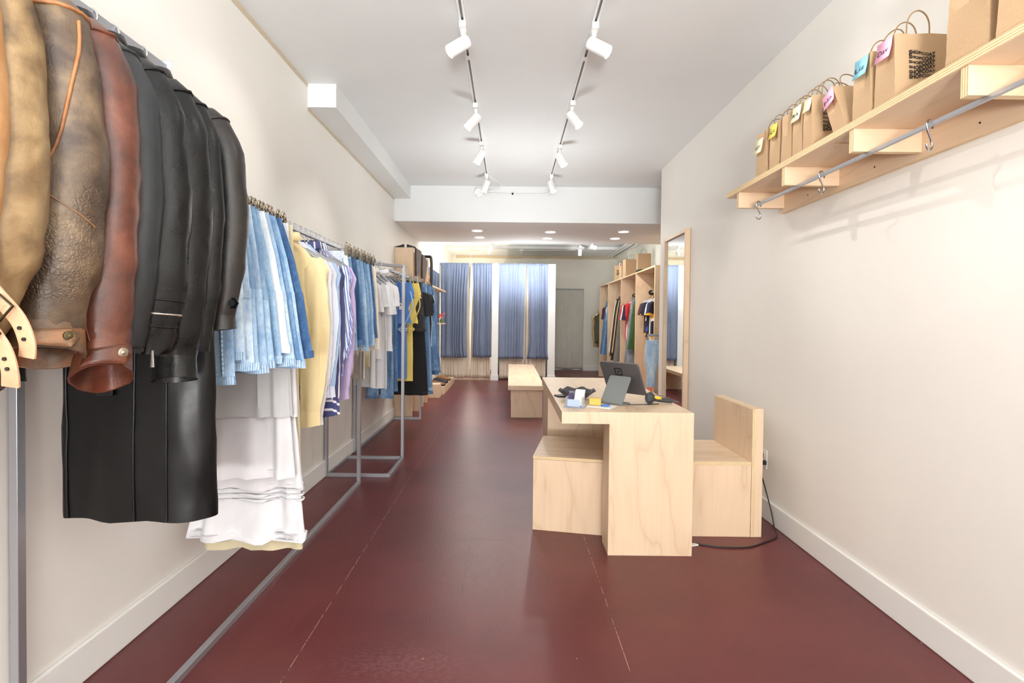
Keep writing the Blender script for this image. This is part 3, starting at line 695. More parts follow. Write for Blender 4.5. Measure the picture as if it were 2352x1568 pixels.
t = tag(MB().cyl((1.171, YB+.05, 2.085), (1.899, YB+.05, 2.085), .01, 10).build('doorway_rod', M_steel), 'thin rod carrying the grey doorway curtain', 'curtain rod')

# ------------------------------------------------------------------ left cabinet of dividers, ledge, plinths
t = thing('plywood_cabinet', 'tall narrow birch cabinet of open dividers on the left wall', 'cabinet', (XL, 7, 0))
for y in (6.40, 6.88, 7.23, 7.60): prt('divider', MB().box(XL+.002, -1.247, y, y+.02, .0, 2.2), W['birch_z'], bevel=.001)
for a, b in ((6.4205, 6.8795), (6.9005, 7.2295), (7.2505, 7.5995)):
    prt('shelf', MB().box(XL+.016, -1.25, a, b, 1.18, 1.2).box(XL+.016, -1.25, a, b, .62, .64), W['birch_y'])
prt('back_panel', MB().box(XL+.002, XL+.014, 6.4205, 7.5995, .14, 2.19), W['birch_z'])
M_hide = leather('dark_brown_suede', (40, 28, 22), (58, 42, 34), (76, 56, 46), .7, 90, .3)
M_blk = leather('black_bag_leather', (12, 12, 12), (18, 18, 18), (28, 27, 26), .45)
M_tan = leather('tan_bag_leather', (110, 70, 40), (140, 92, 54), (160, 110, 70), .5)
def bag_flap(loc, pts, th, mat, label):
    t = thing('leather_bag', label, 'bag', loc, 0, 'bags on the cabinet top')
    m = MB(); m.prism([(a, b) for a, b in pts], -th/2, th/2); m.map(lambda p: Vector((p.z, p.x, p.y)))
    m.build('bag_body', mat, t, bevel=.004, smooth=True); return t
t = bag_flap((-1.222, 6.72, 2.185), [(-.30, .012), (.06, .02), (.10, -.02), (-.02, -.22), (-.14, -.46), (-.2, -.62), (-.28, -.3)], .022, M_hide, 'brown leather bag slung over the front of the cabinet dividers')
t = bag_flap((-1.222, 7.06, 2.175), [(-.17, .0), (.02, .0), (.24, -.06), (.16, -.2), (.02, -.42), (-.12, -.66), (-.16, -.5), (-.17, -.15)], .022, M_hide, 'pointed dark brown bag hanging from the second divider')
t = thing('leather_bag', 'black strap bag hooked over the last cabinet divider', 'bag', (-1.24, 7.62, 2.2), 0, 'bags on the cabinet top')
MB().tube(smooth_path([Vector((-.16, 0, .03)), Vector((-.02, .0, .035)), Vector((.03, 0, .0)), Vector((.035, 0, -.3)), Vector((.02, 0, -.55))]), .022, 8).build('strap', M_blk, t)
MB().sphere((-.0, .04, -.62), .09, 14, 8, .7, 1, 1).build('bag_body', M_blk, t)
t = thing('display_stand', 'pair of black wedge display stands on the cabinet top', 'stand', (-1.36, 6.47, 2.2005))
for s_ in (-1, 1): MB().prism([(s_*.015, 0), (s_*.13, 0), (s_*.13, .015), (s_*.02, .05)][::s_], -.02, .02).map(lambda p: Vector((p.x, p.z, p.y))).build('wedge', M_black, t)
t = tag(MB().ply(XL+.002, -1.2, 7.75, 9.32, 1.785, 1.81).build('wall_ledge', BI('y', 'z')), 'pale birch wall ledge at the rear of the left wall', 'shelf')
t = thing('shoulder_bag', 'tan leather shoulder bag on the birch wall ledge', 'bag', (-1.32, 7.95, 1.8105))
MB().sphere((0, 0, .09), .09, 16, 10, .6, 1.6, 1).build('bag_body', M_tan, t)
MB().tube(smooth_path([Vector((0, -.12, .1)), Vector((0, -.08, .24)), Vector((0, .06, .25)), Vector((0, .12, .1))]), .01, 8).build('strap', M_tan, t)
t = tag(MB().ply(XL+.002, -1.22, 9.0, 9.5, 1.19, 1.21).build('wall_ledge', BI('y', 'z')), 'small birch ledge holding the pink flowers', 'shelf')
t = thing('flower_vase', 'small vase of pink flowers on the rear left ledge', 'vase', (-1.27, 9.3, 1.2105))
MB().rings([[(r*math.cos(2*PI*i/14), r*math.sin(2*PI*i/14), z) for i in range(14)] for r, z in ((.025, 0), (.035, .03), (.03, .07), (.018, .09))], True, False).build('vase_body', plain('green_glass_vase', (96, 120, 72), .2), t)
m = MB()
for k in range(9): m.sphere((R.uniform(-.05, .05), R.uniform(-.05, .05), .13+R.uniform(-.03, .06)), R.uniform(.016, .028), 8, 5)
m.build('blossom', plain('pink_petals', (238, 106, 110), .7), t)
MB().tube([(0, 0, .05), (.01, 0, .14)], .004, 6).tube([(0, 0, .05), (-.02, .01, .12)], .004, 6).build('stem', plain('green_stem', (70, 100, 50), .7), t)
t = tag(MB().box(XL+.02, -1.10, 8.43, 9.95, 0, .13).build('shoe_plinth', W['birch_y'], bevel=.003), 'low pale birch plinth with shoes on the left floor', 'plinth')
t = tag(MB().box(XL+.02, -1.13, 8.05, 8.30, 0, .22).build('shoe_plinth', W['birch_z'], bevel=.003), 'taller birch block in front of the shoe plinth', 'plinth')
M_boot = leather('brown_boot_leather', (80, 52, 36), (110, 72, 48), (140, 96, 66), .45)
def shoe(loc, rz, mat, label):
    t = thing('shoe', label, 'shoe', loc, rz, 'shoes on the birch plinth')
    m = MB(); n = 16; rs = []
    for x, hw, h in ((-.13, .025, .05), (-.12, .034, .07), (-.06, .036, .075), (0, .036, .06), (.05, .042, .045), (.1, .04, .035), (.13, .02, .022)):
        rs.append([(x, hw*math.cos(2*PI*i/n), .013+max(0, (h*(.5+.5*math.sin(2*PI*i/n))))) for i in range(n)])
    m.rings(rs); m.build('upper', mat, t)
    MB().prism([(-.135, -.03), (0, -.034), (.1, -.042), (.14, 0), (.1, .042), (0, .034), (-.135, .03)], 0, .0125).build('sole', M_dark, t)
for i, (y, mt, c) in enumerate(((8.55, M_boot, 'brown'), (8.68, M_boot, 'brown'), (8.92, M_blk, 'black'), (9.05, M_blk, 'black'), (9.32, M_tan, 'tan'), (9.45, M_tan, 'tan'))):
    shoe((-1.24, y, .1305), R.uniform(-.2, .2), mt, '%s leather shoe on the birch plinth, %s of its pair' % (c, ('nearer', 'farther')[i % 2]))

# ------------------------------------------------------------------ cubby wardrobe on the right
t = thing('cubby_wardrobe', 'birch wardrobe of four open bays in the rear room', 'wardrobe', (2.35, 9.3, 0))
X0, X1, ZT = 2.08, 2.64, 2.09
ys = [7.13, 8.205, 9.295, 10.52, 11.47]
for y in ys: prt('side_panel', MB().ply(X0, X1, y, y+.022, 0, ZT-.0225), BI('z', 'x'))
prt('top_board', MB().ply(X0, X1, ys[0], ys[-1]+.022, ZT-.022, ZT), BI('y', 'z'))
prt('back_panel', MB().box(X1+.0005, X1+.012, ys[0], ys[-1]+.022, 0, ZT), W['birch_z'])
for a, b in zip(ys, ys[1:]):
    r = MB().cyl((2.33, a+.0225, 1.76), (2.33, b-.0005, 1.76), .013, 12); rl = prt('rail', r, M_steel)
    prt('rail_flange', MB().cyl((2.33, b-.012, 1.76), (2.33, b-.0005, 1.76), .04, 16), M_black)
t = tag(MB().cyl((2.3, 7.1295, 1.62), (2.3, 7.06, 1.62), .008, 8).tube([(2.3, 7.06, 1.62), (2.24, 7.04, 1.625), (2.22, 7.05, 1.61), (2.3, 7.07, 1.6)], .004, 6).build('coat_hook', M_brass), 'small wire hook on the near side of the wardrobe', 'hook')
G = 'paper bags on the wardrobe'
paper_bag((2.20, 10.5, ZT+.0005), 'kraft bag with pale note at the far end of the wardrobe top', .24, .18, .36, rotz=-.35, seed=21, group=G, note=('cream', 0, .38, .12), print_on=True)
paper_bag((2.20, 9.8, ZT+.0005), 'kraft bag with pink mark second on the wardrobe top', .22, .16, .32, rotz=.1, seed=22, group=G, note=('pink', .04, .35, .06))
paper_bag((2.18, 9.35, ZT+.0005), 'slanted plain kraft bag between the others on the wardrobe', .24, .18, .36, rotz=.15, seed=23, group=G)
paper_bag((2.20, 8.55, ZT+.0005), 'orange brown folded paper bag nearest on the wardrobe top', .22, .22, .36, rotz=-.1, seed=24, group=G)
t = tag(MB().sphere((0, 0, .035), .09, 14, 8, 1, 1.2, .38).build('folded_pouch', M_blk), 'small black pouch on the wardrobe top by the orange bag', 'pouch'); t.location = (2.2, 8.35, ZT)
# rail stand with denim shorts beside the mirror
t = thing('rail_stand', 'grey steel rail stand beside the tall mirror', 'garment rack', (2.3, 6.0, 0))
o_ = t.location
MB().cyl((-.63, 0, 1.115), (.2, 0, 1.115), .0155, 14).build('rail', M_steel, t)
MB().bar((.2, 0, .022), (.2, 0, 1.1), .028).build('post', M_steel, t)
MB().box(-.05, .3, -.2, .2, 0, .02).build('base_plate', M_steel, t)
# ------------------------------------------------------------------ garment racks (bent square tube)
def rack(label, paths, base, w=.026):
    t = thing('garment_rack', label, 'garment rack', base); o_ = t.location
    for nm, a, b in paths: MB().bar(Vector(a)-o_, Vector(b)-o_, w).build(nm, M_steel, t, bevel=.0015)
    return t
h = .013; ZR = 1.755
rack('long grey steel rack with the denim and skirts along the left wall', [
    ('post', (-1.466, 1.475, 0), (-1.466, 1.475, ZR+h)), ('top_rail', (-1.453, 1.475, ZR), (-1.15-h, 1.475, ZR)), ('top_rail', (-1.15, 1.475-h, ZR), (-1.15, 3.81+h, ZR)),
    ('post', (-1.15, 3.81, ZR-h), (-1.15, 3.81, 0)), ('floor_bar', (-1.15, 3.81-h, h), (-1.15, 1.475-h, h)), ('floor_bar', (-1.453, 1.475, h), (-1.15-h, 1.475, h))], (-1.15, 2.6, 0))
rack('small grey steel corner rack with the white shirts', [
    ('post', (-1.47, 3.995, 0), (-1.47, 3.995, ZR+h)), ('floor_bar', (-1.457, 3.995, h), (-.965+h, 3.995, h)), ('floor_bar', (-.965, 3.995+h, h), (-.965, 4.51-h, h)), ('floor_bar', (-.965+h, 4.51, h), (-1.457, 4.51, h)), ('floor_bar', (-1.47, 4.51+h, h), (-1.47, 3.995+h, h)),
    ('post', (-.965, 4.51, .026), (-.965, 4.51, ZR+h)), ('top_rail', (-1.458, 4.007, ZR), (-.977, 4.498, ZR))], (-1.2, 4.2, 0))
ZR3 = 1.735
rack('rear grey steel rack with black clothes and jeans', [
    ('post', (-1.462, 4.71, 0), (-1.462, 4.71, ZR3+h)), ('top_rail', (-1.449, 4.71, ZR3), (-1.125-h, 4.71, ZR3)), ('top_rail', (-1.125, 4.71-h, ZR3), (-1.125, 6.31+h, ZR3)),
    ('post', (-1.125, 6.31, ZR3-h), (-1.125, 6.31, 0)), ('floor_bar', (-1.125-h, 6.31, h), (-1.462-h, 6.31, h)), ('floor_bar', (-1.462, 6.31-h, h), (-1.462, 4.71+h, h))], (-1.2, 5.5, 0))
t = rack('high steel wall rail holding the leather jackets', [('top_rail', (-1.15, .35, 2.09), (-1.15, 1.645, 2.09)), ('wall_arm', (XL+.001, .62, 2.09), (-1.15-.016, .62, 2.09)), ('wall_arm', (XL+.001, 1.02, 2.09), (-1.15-.016, 1.02, 2.09))], (-1.15, 1, 2.09), .032)
MB().box(-.03, .03, .6455, .652, -.045, .03).build('end_plate', M_acr, t)

# ------------------------------------------------------------------ hangers
def hook_pts(r, drop): return [(r*math.cos(math.radians(-35+i*17.5)), 0, r*math.sin(math.radians(-35+i*17.5))+.0) for i in range(13)][:13] and [(-r*math.cos(math.radians(-30+i*15)), 0, r*math.sin(math.radians(-30+i*15))) for i in range(15)][::-1] + [(-r*.75, 0, -r*.8), (0, 0, -r*1.5), (0, 0, drop)]
def clip_proto(r=.021, w=.14):
    t = thing('clip_hanger', '', 'hanger', (0, 0, -50))
    pts = [(r*math.cos(math.radians(-20+i*16.25)), 0, r*math.sin(math.radians(-20+i*16.25))) for i in range(13)] + [(-r*1.0, 0, -.012), (0, 0, -r*1.45), (0, 0, -.045)]
    MB().tube(pts, .0019, 6).build('hook', M_chrome, t, angle=80)
    MB().cyl((-w-.02, 0, -.045), (w+.02, 0, -.045), .0026, 8).build('crossbar', M_chrome, t)
    for s in (-1, 1):
        m = MB().box(s*w-.010, s*w+.010, -.0125, -.009, -.088, -.026).box(s*w-.010, s*w+.010, .009, .0125, -.088, -.026).box(s*w-.012, s*w+.012, -.016, .016, -.05, -.044)
        m.tube([(s*w, .010*math.cos(a), -.020+.012*math.sin(a)) for a in [2*PI*i/12 for i in range(12)]], .005, 8, True)
        m.build('clip', M_brass, t, angle=50)
    return t
def coat_proto(r=.024):
    t = thing('coat_hanger', '', 'hanger', (0, 0, -50))
    pts = [(r*math.cos(math.radians(-20+i*16.25)), 0, r*math.sin(math.radians(-20+i*16.25))) for i in range(13)] + [(-r, 0, -.012), (0, 0, -r*1.5), (0, 0, -.075)]
    MB().tube(pts, .0024, 8).build('hook', M_chrome, t, angle=80)
    MB().tube([(-.19, 0, -.185), (-.12, 0, -.135), (-.03, 0, -.09), (0, 0, -.08), (.03, 0, -.09), (.12, 0, -.135), (.19, 0, -.185)], .009, 8).build('shoulder_bar', M_steel, t, angle=80)
    return t
CLIP, COAT = clip_proto(), coat_proto()
USED = {'c': False, 'k': False}
def hang(kind, loc, rotz, what, group):
    p = CLIP if kind == 'c' else COAT
    lab = ('clip hanger carrying the ' if kind == 'c' else 'wire hanger inside the ')+what
    lab = ' '.join(lab.split()[:16])
    if not USED[kind]: USED[kind] = True; p.location = loc; p.rotation_euler = (0, 0, rotz); p['label'] = lab; p['group'] = group; return p
    return dup(p, loc, rotz, lab, group)

def front(rs, f, ux, off=.003, p=.6):
    n = len(rs[0]); q = max(0, min(len(rs)-1.001, f*(len(rs)-1))); i = int(q); u = q-i; th = -math.acos(max(-1, min(1, math.copysign(abs(ux)**(1/p), ux)))); g = (th*n/(2*PI)) % n; j = int(g); w_ = g-j; j2 = (j+1) % n
    v = (rs[i][j]*(1-w_)+rs[i][j2]*w_)*(1-u)+(rs[i+1][j]*(1-w_)+rs[i+1][j2]*w_)*u
    return v+Vector((0, -off, 0))
# ------------------------------------------------------------------ cloth lofts
def keyz(keys, f):
    """Catmull-Rom over list of tuples with uniform-ish parameter = first entry"""
    k = 0
    while k < len(keys)-2 and f > keys[k+1][0]: k += 1
    a, b = keys[k], keys[k+1]; u = (f-a[0])/max(1e-6, b[0]-a[0]); u = max(0, min(1, u)); u = u*u*(3-2*u)*.5+u*.5
    return [x+(y-x)*u for x, y in zip(a[1:], b[1:])]
def panel(M, keys, nv, nu, seed, fold=(.004, .012, 3.), wr=.004, p=.6, hem=True, lining=True):
    """closed flattened tube of cloth. keys: (f, z, cx, cy, a, b)"""
    rr = random.Random(seed); ph = [rr.uniform(0, 6.28) for _ in range(5)]; rs = []
    for i in range(nv+1):
        f = i/nv; z, cx, cy, a, b = keyz(keys, f); A = fold[0]+(fold[1]-fold[0])*f; r = []; mid = []
        for j in range(nu):
            th = 2*PI*j/nu; c, s = math.cos(th), math.sin(th)
            ux = math.copysign(abs(c)**p, c); uy = math.copysign(abs(s)**.8, s)
            d = A*(math.sin(fold[2]*ux*2.2+ph[0])+.5*math.sin(fold[2]*ux*4.7+ph[1]+f*2))
            mid.append((cx, cy+d)); q = Vector((ux*a*4, uy*.6+seed*1.7, z*3.2)); w = mn.noise(q*2.1)*wr+mn.noise(q*5.3)*wr*.5
            r.append(Vector((cx+ux*a+w*c*.6, cy+uy*b+d+w*(1 if s > 0 else -1), z+(.012*mn.noise(Vector((ux*2+seed, 3, 1))) if i == nv else 0))))
        rs.append(r)
    if lining:
        hemr = rs[nv]
        for kx, ky, dz in ((.985, .72, .001), (.97, .35, .035)): rs.append([Vector((m_[0]+(v.x-m_[0])*kx, m_[1]+(v.y-m_[1])*ky, v.z+dz)) for v, m_ in zip(hemr, mid)])
    M.rings(rs); return rs
def sleeve(keys, seed, nv=26, nu=20, wr=.10, inner=None, bunch=0., lf=0.):
    """keys: (f, x, y, z, rx, ry). returns list of rings"""
    rr = random.Random(seed); ph = [rr.uniform(0, 6.28) for _ in range(5)]; rs = []
    for i in range(nv+1):
        f = i/nv; x, y, z, rx, ry = keyz(keys, f); x2, y2, z2, _, _ = keyz(keys, min(1, f+.02)); x1, y1, z1, _, _ = keyz(keys, max(0, f-.02))
        tg = Vector((x2-x1, y2-y1, z2-z1)).normalized(); u = Vector((-tg.z, 0, tg.x)).normalized(); v = tg.cross(u); r = []
        for j in range(nu):
            th = 2*PI*j/nu; c, s = math.cos(th), math.sin(th)
            n1 = mn.noise(Vector((c*1.3, s*1.3+seed*2.3, z*5))); n2 = mn.noise(Vector((c*2.6+seed, s*2.6, z*9))); n3 = mn.noise(Vector((c*4+seed*1.3, s*4, z*24+c*6)))
            k = 1+wr*.5*n1+wr*.8*(.35-abs(n2))+wr*.55*n3*(.4+f)+.035*math.sin(3*th+ph[0]+f*2)
            if lf: k += lf*min(1, f*2.5)*mn.noise(Vector((c*2.3+seed*1.9, s*2.3, z*1.4)))+lf*.5*mn.noise(Vector((c*4.5+seed, s*4.5, z*3)))
            if bunch: k += bunch*math.sin(f*34+1.3*math.sin(th*2+ph[1]))*max(0, (f-.62)/.38)
            r.append(Vector((x, y, z))+u*rx*k*c+v*ry*k*s)
        rs.append(r)
    return rs
def open_end(rs, depth=.05, lip=.93):
    c = sum(rs[-1], Vector())/len(rs[-1]); c0 = sum(rs[max(0, len(rs)-4)], Vector())/len(rs[0]); up = (c0-c).normalized() if (c0-c).length > 1e-4 else Vector((0, 0, 1))
    return [[c+(v-c)*lip for v in rs[-1]], [c+(v-c)*lip*.97+up*depth for v in rs[-1]]]
def top(name, label, cat, loc, rotz, mat, seed, hw=.23, drop=.075, blen=.80, sl=.72, th=.04, srx=.066, sry=.056, out=.262, cuffmat=None, cuff=None, cuff_len=.06, collar=True,
        group=None, bulge=1., wr=.10, seam=None, wall=-1, fold=(.002, .010, 2.4), bunch=.0, flare=1., short=False, hook=True, inner=None, hwhat=None, nv=26, body_w=1., kick=0., tilt=.0, lf=0.):
    t = thing(name, label, cat, loc, rotz, group); cm = cuffmat or mat; parts = {'root': t}
    zt = -drop
    ks = [(0, zt, 0, 0, .055, .035), (.05, zt-.022, 0, 0, hw*.40, .04), (.11, zt-.055, 0, 0, hw*.66, th), (.18, zt-.095, 0, 0, hw*.84, th), (.27, zt-.16, 0, 0, hw*.95*body_w, th*1.1), (.55, zt-.45, 0, 0, hw*1.0*body_w, th*1.1), (1, zt-blen, 0, 0, hw*1.04*flare*body_w, th*.95)]
    m = MB(); panel(m, ks, 26, 36, seed, fold, .006); parts['body'] = m.build('body', mat, t, angle=70)
    for s in (1, -1):
        k = .88 if s == wall else 1.
        S = [(0, hw*.66, 0, zt-.098, srx*.30, sry*.40), (.10, hw*.93, 0, zt-.145, srx*.92, sry*.92), (.22, out*.97, 0, zt-.23, srx, sry), (.45, out*1.03, -.006, zt-.23-(sl-.15)*.36, srx*1.02*bulge, sry*bulge), (.7, out*1.02, -.018, zt-.23-(sl-.15)*.70, srx*.98*bulge, sry*.98*bulge), (.88, out*.985+kick*.5, -.024, zt-.23-(sl-.15)*.92, srx*.82, sry*.82), (1, out*.97+kick, -.024, zt-.08-sl, srx*.70, sry*.74)]
        if short: S = [(0, hw*.66, 0, zt-.092, srx*.3, sry*.4), (.4, hw*.97, 0, zt-.15, srx*1.05, sry), (1, hw*1.10, 0, zt-.15-sl, srx*1.1, sry*.85)]
        S = [(a, s*x*k, y, z, rx, ry) for a, x, y, z, rx, ry in S]
        rs = sleeve(S, seed*3+s, nv if not short else 10, 24 if lf else 20, wr, bunch=bunch, lf=lf)
        if s < 0: rs = [r[::-1] for r in rs]
        m = MB(); m.rings(rs+open_end(rs, .03)); so = m.build('sleeve', mat, t, angle=75); parts['sleeve%d' % s] = so; parts['rs%d' % s] = rs
        if seam and s > 0:
            i = int(nv*.13); MB().tube(rs[i], .004, 6, True).build('shoulder_seam', seam, so, angle=80)
        if cuff:
            c0 = sum(rs[-1], Vector())/len(rs[-1]); r0 = rs[-1]; n_ = 5; cr = []
            for i in range(n_+1):
                f = i/n_; cr.append([c0+(v-c0)*(1.06+.10*f+(.02 if i in (0, n_) else 0))+Vector((0, -tilt*f*.25, .014-cuff_len*f+.012*f*(v.x-c0.x)*s/.05-tilt*f*(v.y-c0.y)/.045)) for v in r0])
            ce = MB(); ce.rings(cr+open_end(cr, cuff_len*.9, .92), True, True); co = ce.build('cuff', cm, so, angle=60); parts['cuff%d' % s] = (co, cr)
    if collar:
        m = MB(); n = 22; rs = []
        for z, a, b in ((zt-.03, .085, .052), (zt-.0, .078, .05), (zt+.028, .072, .046), (zt+.026, .088, .060), (zt-.012, .104, .066)):
            rs.append([(a*math.cos(2*PI*i/n), b*math.sin(2*PI*i/n)-.004, z-.012*math.sin(2*PI*i/n)*-1) for i in range(n)])
        m.rings(rs, False, False); m.build('collar', mat, t, solid=.003, angle=70)
    if hook: parts['hanger'] = hang('k', loc, rotz, hwhat or label, 'coat hangers on the racks')
    return parts

def strip(M, pts, off, w):
    pass
def bottoms(name, label, cat, loc, rotz, mat, seed, w=.18, hem_w=.235, length=.62, legs=True, crotch=.30, th=.016, group=None, band=None, fray=None, hemmat=None, seam=None, button=False, hook=True, drop=.062, wr=.005, ctr=0., lean=0., tagc=False, gap=.012, hwhat=None):
    t = thing(name, label, cat, loc, rotz, group); zt = -drop; rr = random.Random(seed)
    L = length
    def aw(f): return w+(hem_w-w)*(f**.8)
    if legs and crotch < L:
        fc = crotch/L
        ks = [(0, zt-.002, ctr, 0, w, th), (.5, zt-crotch*.5, ctr, 0, aw(fc*.5), th*1.2), (1, zt-crotch-.005, ctr, lean*fc, aw(fc), th*1.08)]
        m = MB(); rs0 = panel(m, ks, 12, 32, seed, (.001, .004, 2.), wr, lining=False)
        for s in (-1, 1):
            a0 = aw(fc); a1 = hem_w
            ks = [(0, zt-crotch+.03, ctr+s*a0*.50, lean*fc, a0*.49, th*1.10), (.5, zt-(crotch+L)/2, ctr+s*(a0+a1)*.253, lean*(fc+1)/2, (a0+a1)*.245-gap*.3, th*1.15), (1, zt-L, ctr+s*a1*.515, lean, a1*.475-gap*.3, th*1.2)]
            rl = panel(m, ks, 14, 26, seed+s+5, (.003, .008, 1.8), wr)
    else:
        ks = [(0, zt-.002, ctr, 0, w, th), (.4, zt-L*.4, ctr, lean*.4, aw(.4), th*1.3), (1, zt-L, ctr, lean, hem_w, th*1.6)]
        m = MB(); panel(m, ks, 24, 40, seed, (.001, .010, 3.2), wr)
    bo = m.build('body', mat, t, angle=70)
    m = MB(); panel(m, [(0, zt, ctr, 0, w+.001, th+.0025), (1, zt-.038, ctr, 0, w*1.01+.001, th*1.08+.0025)], 3, 32, seed, (.001, .0012, 2.), .002, lining=False)
    m.build('waistband', band or mat, t, angle=70)
    if button: MB().sphere((ctr, -th-.007, zt-.02), .008, 10, 6, 1, .5, 1).build('waist_button', M_copper, t)
    if button: MB().box(ctr+w*.55, ctr+w*.55+.018, -th-.0075, -th-.0065, zt-.155, zt-.14).build('red_tab', M_tab2, t)
    if hemmat and not fray:
        segs = ((-1, 1) if legs and crotch < L else (0,))
        for s in segs:
            cx = ctr+s*hem_w*.515; aa = (hem_w*.475-gap*.3 if s else hem_w)
            m = MB(); panel(m, [(0, zt-L+.026, cx, lean, aa*.995+.001, th*1.2+.010 if s else th*1.6+.012), (1, zt-L-.003, cx, lean, aa+.0015, th*1.2+.011 if s else th*1.6+.013)], 3, 30, seed+s+5, (.006, .008, 1.8) if s else (.009, .010, 3.2), .002, lining=False)
            m.build('hem', hemmat, t, angle=70)
    if fray:
        m = MB()
        for i in range(90):
            u = rr.uniform(-1, 1); x = ctr+u*hem_w; y = lean+rr.choice((-1, 1))*th*rr.uniform(.3, 1.2); l = rr.uniform(.015, .055)*(2.2 if rr.random() < .08 else 1); z0 = zt-L+.012
            m.tube([(x, y, z0), (x+rr.uniform(-.008, .008), y-.002, z0-l*.5), (x+rr.uniform(-.018, .018), y+rr.uniform(-.008, .008), z0-l)], .0009, 3)
        o = m.build('frayed_hem', fray, t); o['kind'] = 'stuff'
    if seam:
        if legs and crotch < L: pts = [front(rs0, i/9*.97, .80, .001) for i in range(10)]+[front(rl, .12+.84*i/11, .66, .001) for i in range(12)]
        else: pts = [(ctr+aw(i/12)*.80, -th*(1.1+.4*i/12)-.004+lean*i/12, zt-.04-(L-.05)*i/12) for i in range(13)]
        MB().tube(pts, .0042, 6).build('side_seam', seam, t, angle=80)
    if legs:
        for u in (.42, .84):
            x = ctr+w*u; MB().box(x-.005, x+.005, -th-.0065, -th-.003, zt-.046, zt+.002).build('belt_loop', mat, t)
    if tagc: price_tag(t, (ctr+w*.3, -th-.012, zt-.16))
    if hook: hang('c', loc, rotz, hwhat or label, 'clip hangers on the racks')
    return t
def price_tag(t, p, w=.028, hh=.062):
    x, y, z = p
    o = MB().box(x-w/2, x+w/2, y-.0012, y, z-hh, z).build('price_tag', M_tag, t)
    MB().box(x-.006, x+.006, y-.0018, y-.0014, z-hh*.42, z-hh*.22).build('tag_print', M_ink, o)
    MB().tube([(x, y, z), (x-.01, y+.004, z+.06)], .0008, 4).build('tag_string', M_tag, o)
M_copper = plain('copper_rivet', (170, 100, 66), .35, .9)
M_tab2 = plain('red_cloth_tab', (170, 50, 34), .8)
# ------------------------------------------------------------------ clothes: materials
D_pale = denim('pale_washed_denim', (128, 160, 198), (172, 200, 226), (214, 230, 240))
D_light = denim('light_blue_denim', (98, 136, 178), (142, 178, 210), (184, 208, 228))
D_mid = denim('mid_blue_denim', (66, 104, 150), (100, 140, 182), (146, 178, 208))
D_dark = denim('dark_blue_denim', (34, 66, 108), (52, 90, 136), (84, 122, 164))
D_white = denim('bleached_denim', (190, 208, 226), (222, 232, 240), (244, 246, 248))
D_black = denim('washed_black_denim', (22, 22, 24), (40, 40, 42), (70, 70, 72))
D_grey = denim('grey_denim', (86, 92, 100), (122, 128, 134), (158, 162, 166))
D_jean = denim('stone_blue_denim', (66, 98, 140), (96, 132, 174), (140, 172, 204))
C = {}
for k, c in dict(white=(228, 228, 231), cream=(226, 217, 202), sheer=(206, 208, 208), khaki=(214, 204, 170), yellow=(240, 220, 170), lemon=(232, 206, 110), sky=(176, 204, 238), blue=(86, 132, 200), lilac=(198, 180, 220),
                 black=(14, 14, 15), charcoal=(38, 38, 40), navy=(30, 34, 58), maroon=(84, 44, 48), red=(206, 48, 50), green=(64, 92, 52), lime=(110, 150, 60), brown=(66, 48, 38), tan=(168, 146, 112), sand=(222, 178, 120), olive=(80, 78, 60), grey=(120, 116, 108), orange=(220, 96, 50), royal=(40, 80, 160)).items():
    C[k] = cloth(k+'_cotton', c)
S_fine = stripe('fine_blue_stripe', [(0, (238, 240, 246)), (.55, (150, 168, 212)), (.8, (238, 240, 246))], 0, .009, tilt=.05)
S_blue = stripe('blue_white_stripe', [(0, (232, 238, 248)), (.5, (92, 132, 196)), (.86, (232, 238, 248))], 0, .02, tilt=.12)
S_navy = stripe('navy_cream_stripe', [(0, (72, 76, 122)), (.62, (232, 226, 220)), (.82, (72, 76, 122))], 0, .05)
S_band = stripe('navy_white_band', [(0, (74, 80, 130)), (.45, (240, 240, 244)), (.72, (74, 80, 130))], 2, .05)
S_purp = stripe('blue_purple_stripe', [(0, (236, 236, 248)), (.35, (86, 110, 200)), (.6, (214, 200, 230)), (.8, (110, 130, 210))], 0, .022, tilt=.25)
S_jersey = stripe('navy_white_yellow_jersey', [(0, (28, 34, 60)), (.4, (238, 236, 230)), (.55, (240, 176, 40)), (.75, (28, 34, 60))], 2, .30)
S_bluej = stripe('black_royal_jersey', [(0, (24, 26, 34)), (.6, (40, 90, 170)), (.75, (24, 26, 34))], 2, .45)
S_redj = stripe('red_navy_jersey', [(0, (206, 46, 48)), (.55, (44, 34, 60)), (.8, (206, 46, 48))], 0, .24)
L_tan = leather('honey_tan_leather', (186, 132, 82), (204, 152, 98), (222, 176, 124), .42, coat=.1)
L_olive = leather('olive_tan_leather', (78, 58, 38), (130, 104, 70), (170, 144, 104), .42, mott=6, coat=.1)
L_dist = leather('distressed_brown_leather', (62, 46, 34), (92, 74, 56), (126, 104, 78), .42, mott=9, crack=120, gstr=.35)
L_dist2 = leather('worn_brown_leather', (74, 50, 34), (104, 78, 54), (168, 112, 64), .4, mott=8)
L_pipe = leather('orange_worn_piping', (120, 76, 44), (158, 102, 58), (184, 126, 78), .45)
L_cog = leather('cognac_leather', (64, 32, 21), (94, 48, 32), (124, 74, 52), .34, mott=6, coat=.25)
L_cog2 = leather('cognac_trim_leather', (74, 38, 25), (104, 56, 37), (134, 82, 58), .36)
L_bk1 = leather('smooth_charcoal_leather', (26, 29, 32), (33, 36, 39), (40, 43, 46), .5, coat=.05, gstr=.12)
L_bk2 = leather('black_leather', (6, 7, 8), (10, 11, 12), (18, 19, 20), .29, coat=.0, spec=.36)
L_bk3 = leather('glossy_black_leather', (4, 4, 6), (6, 7, 9), (9, 10, 12), .32, coat=.0, gstr=.06, spec=.3)
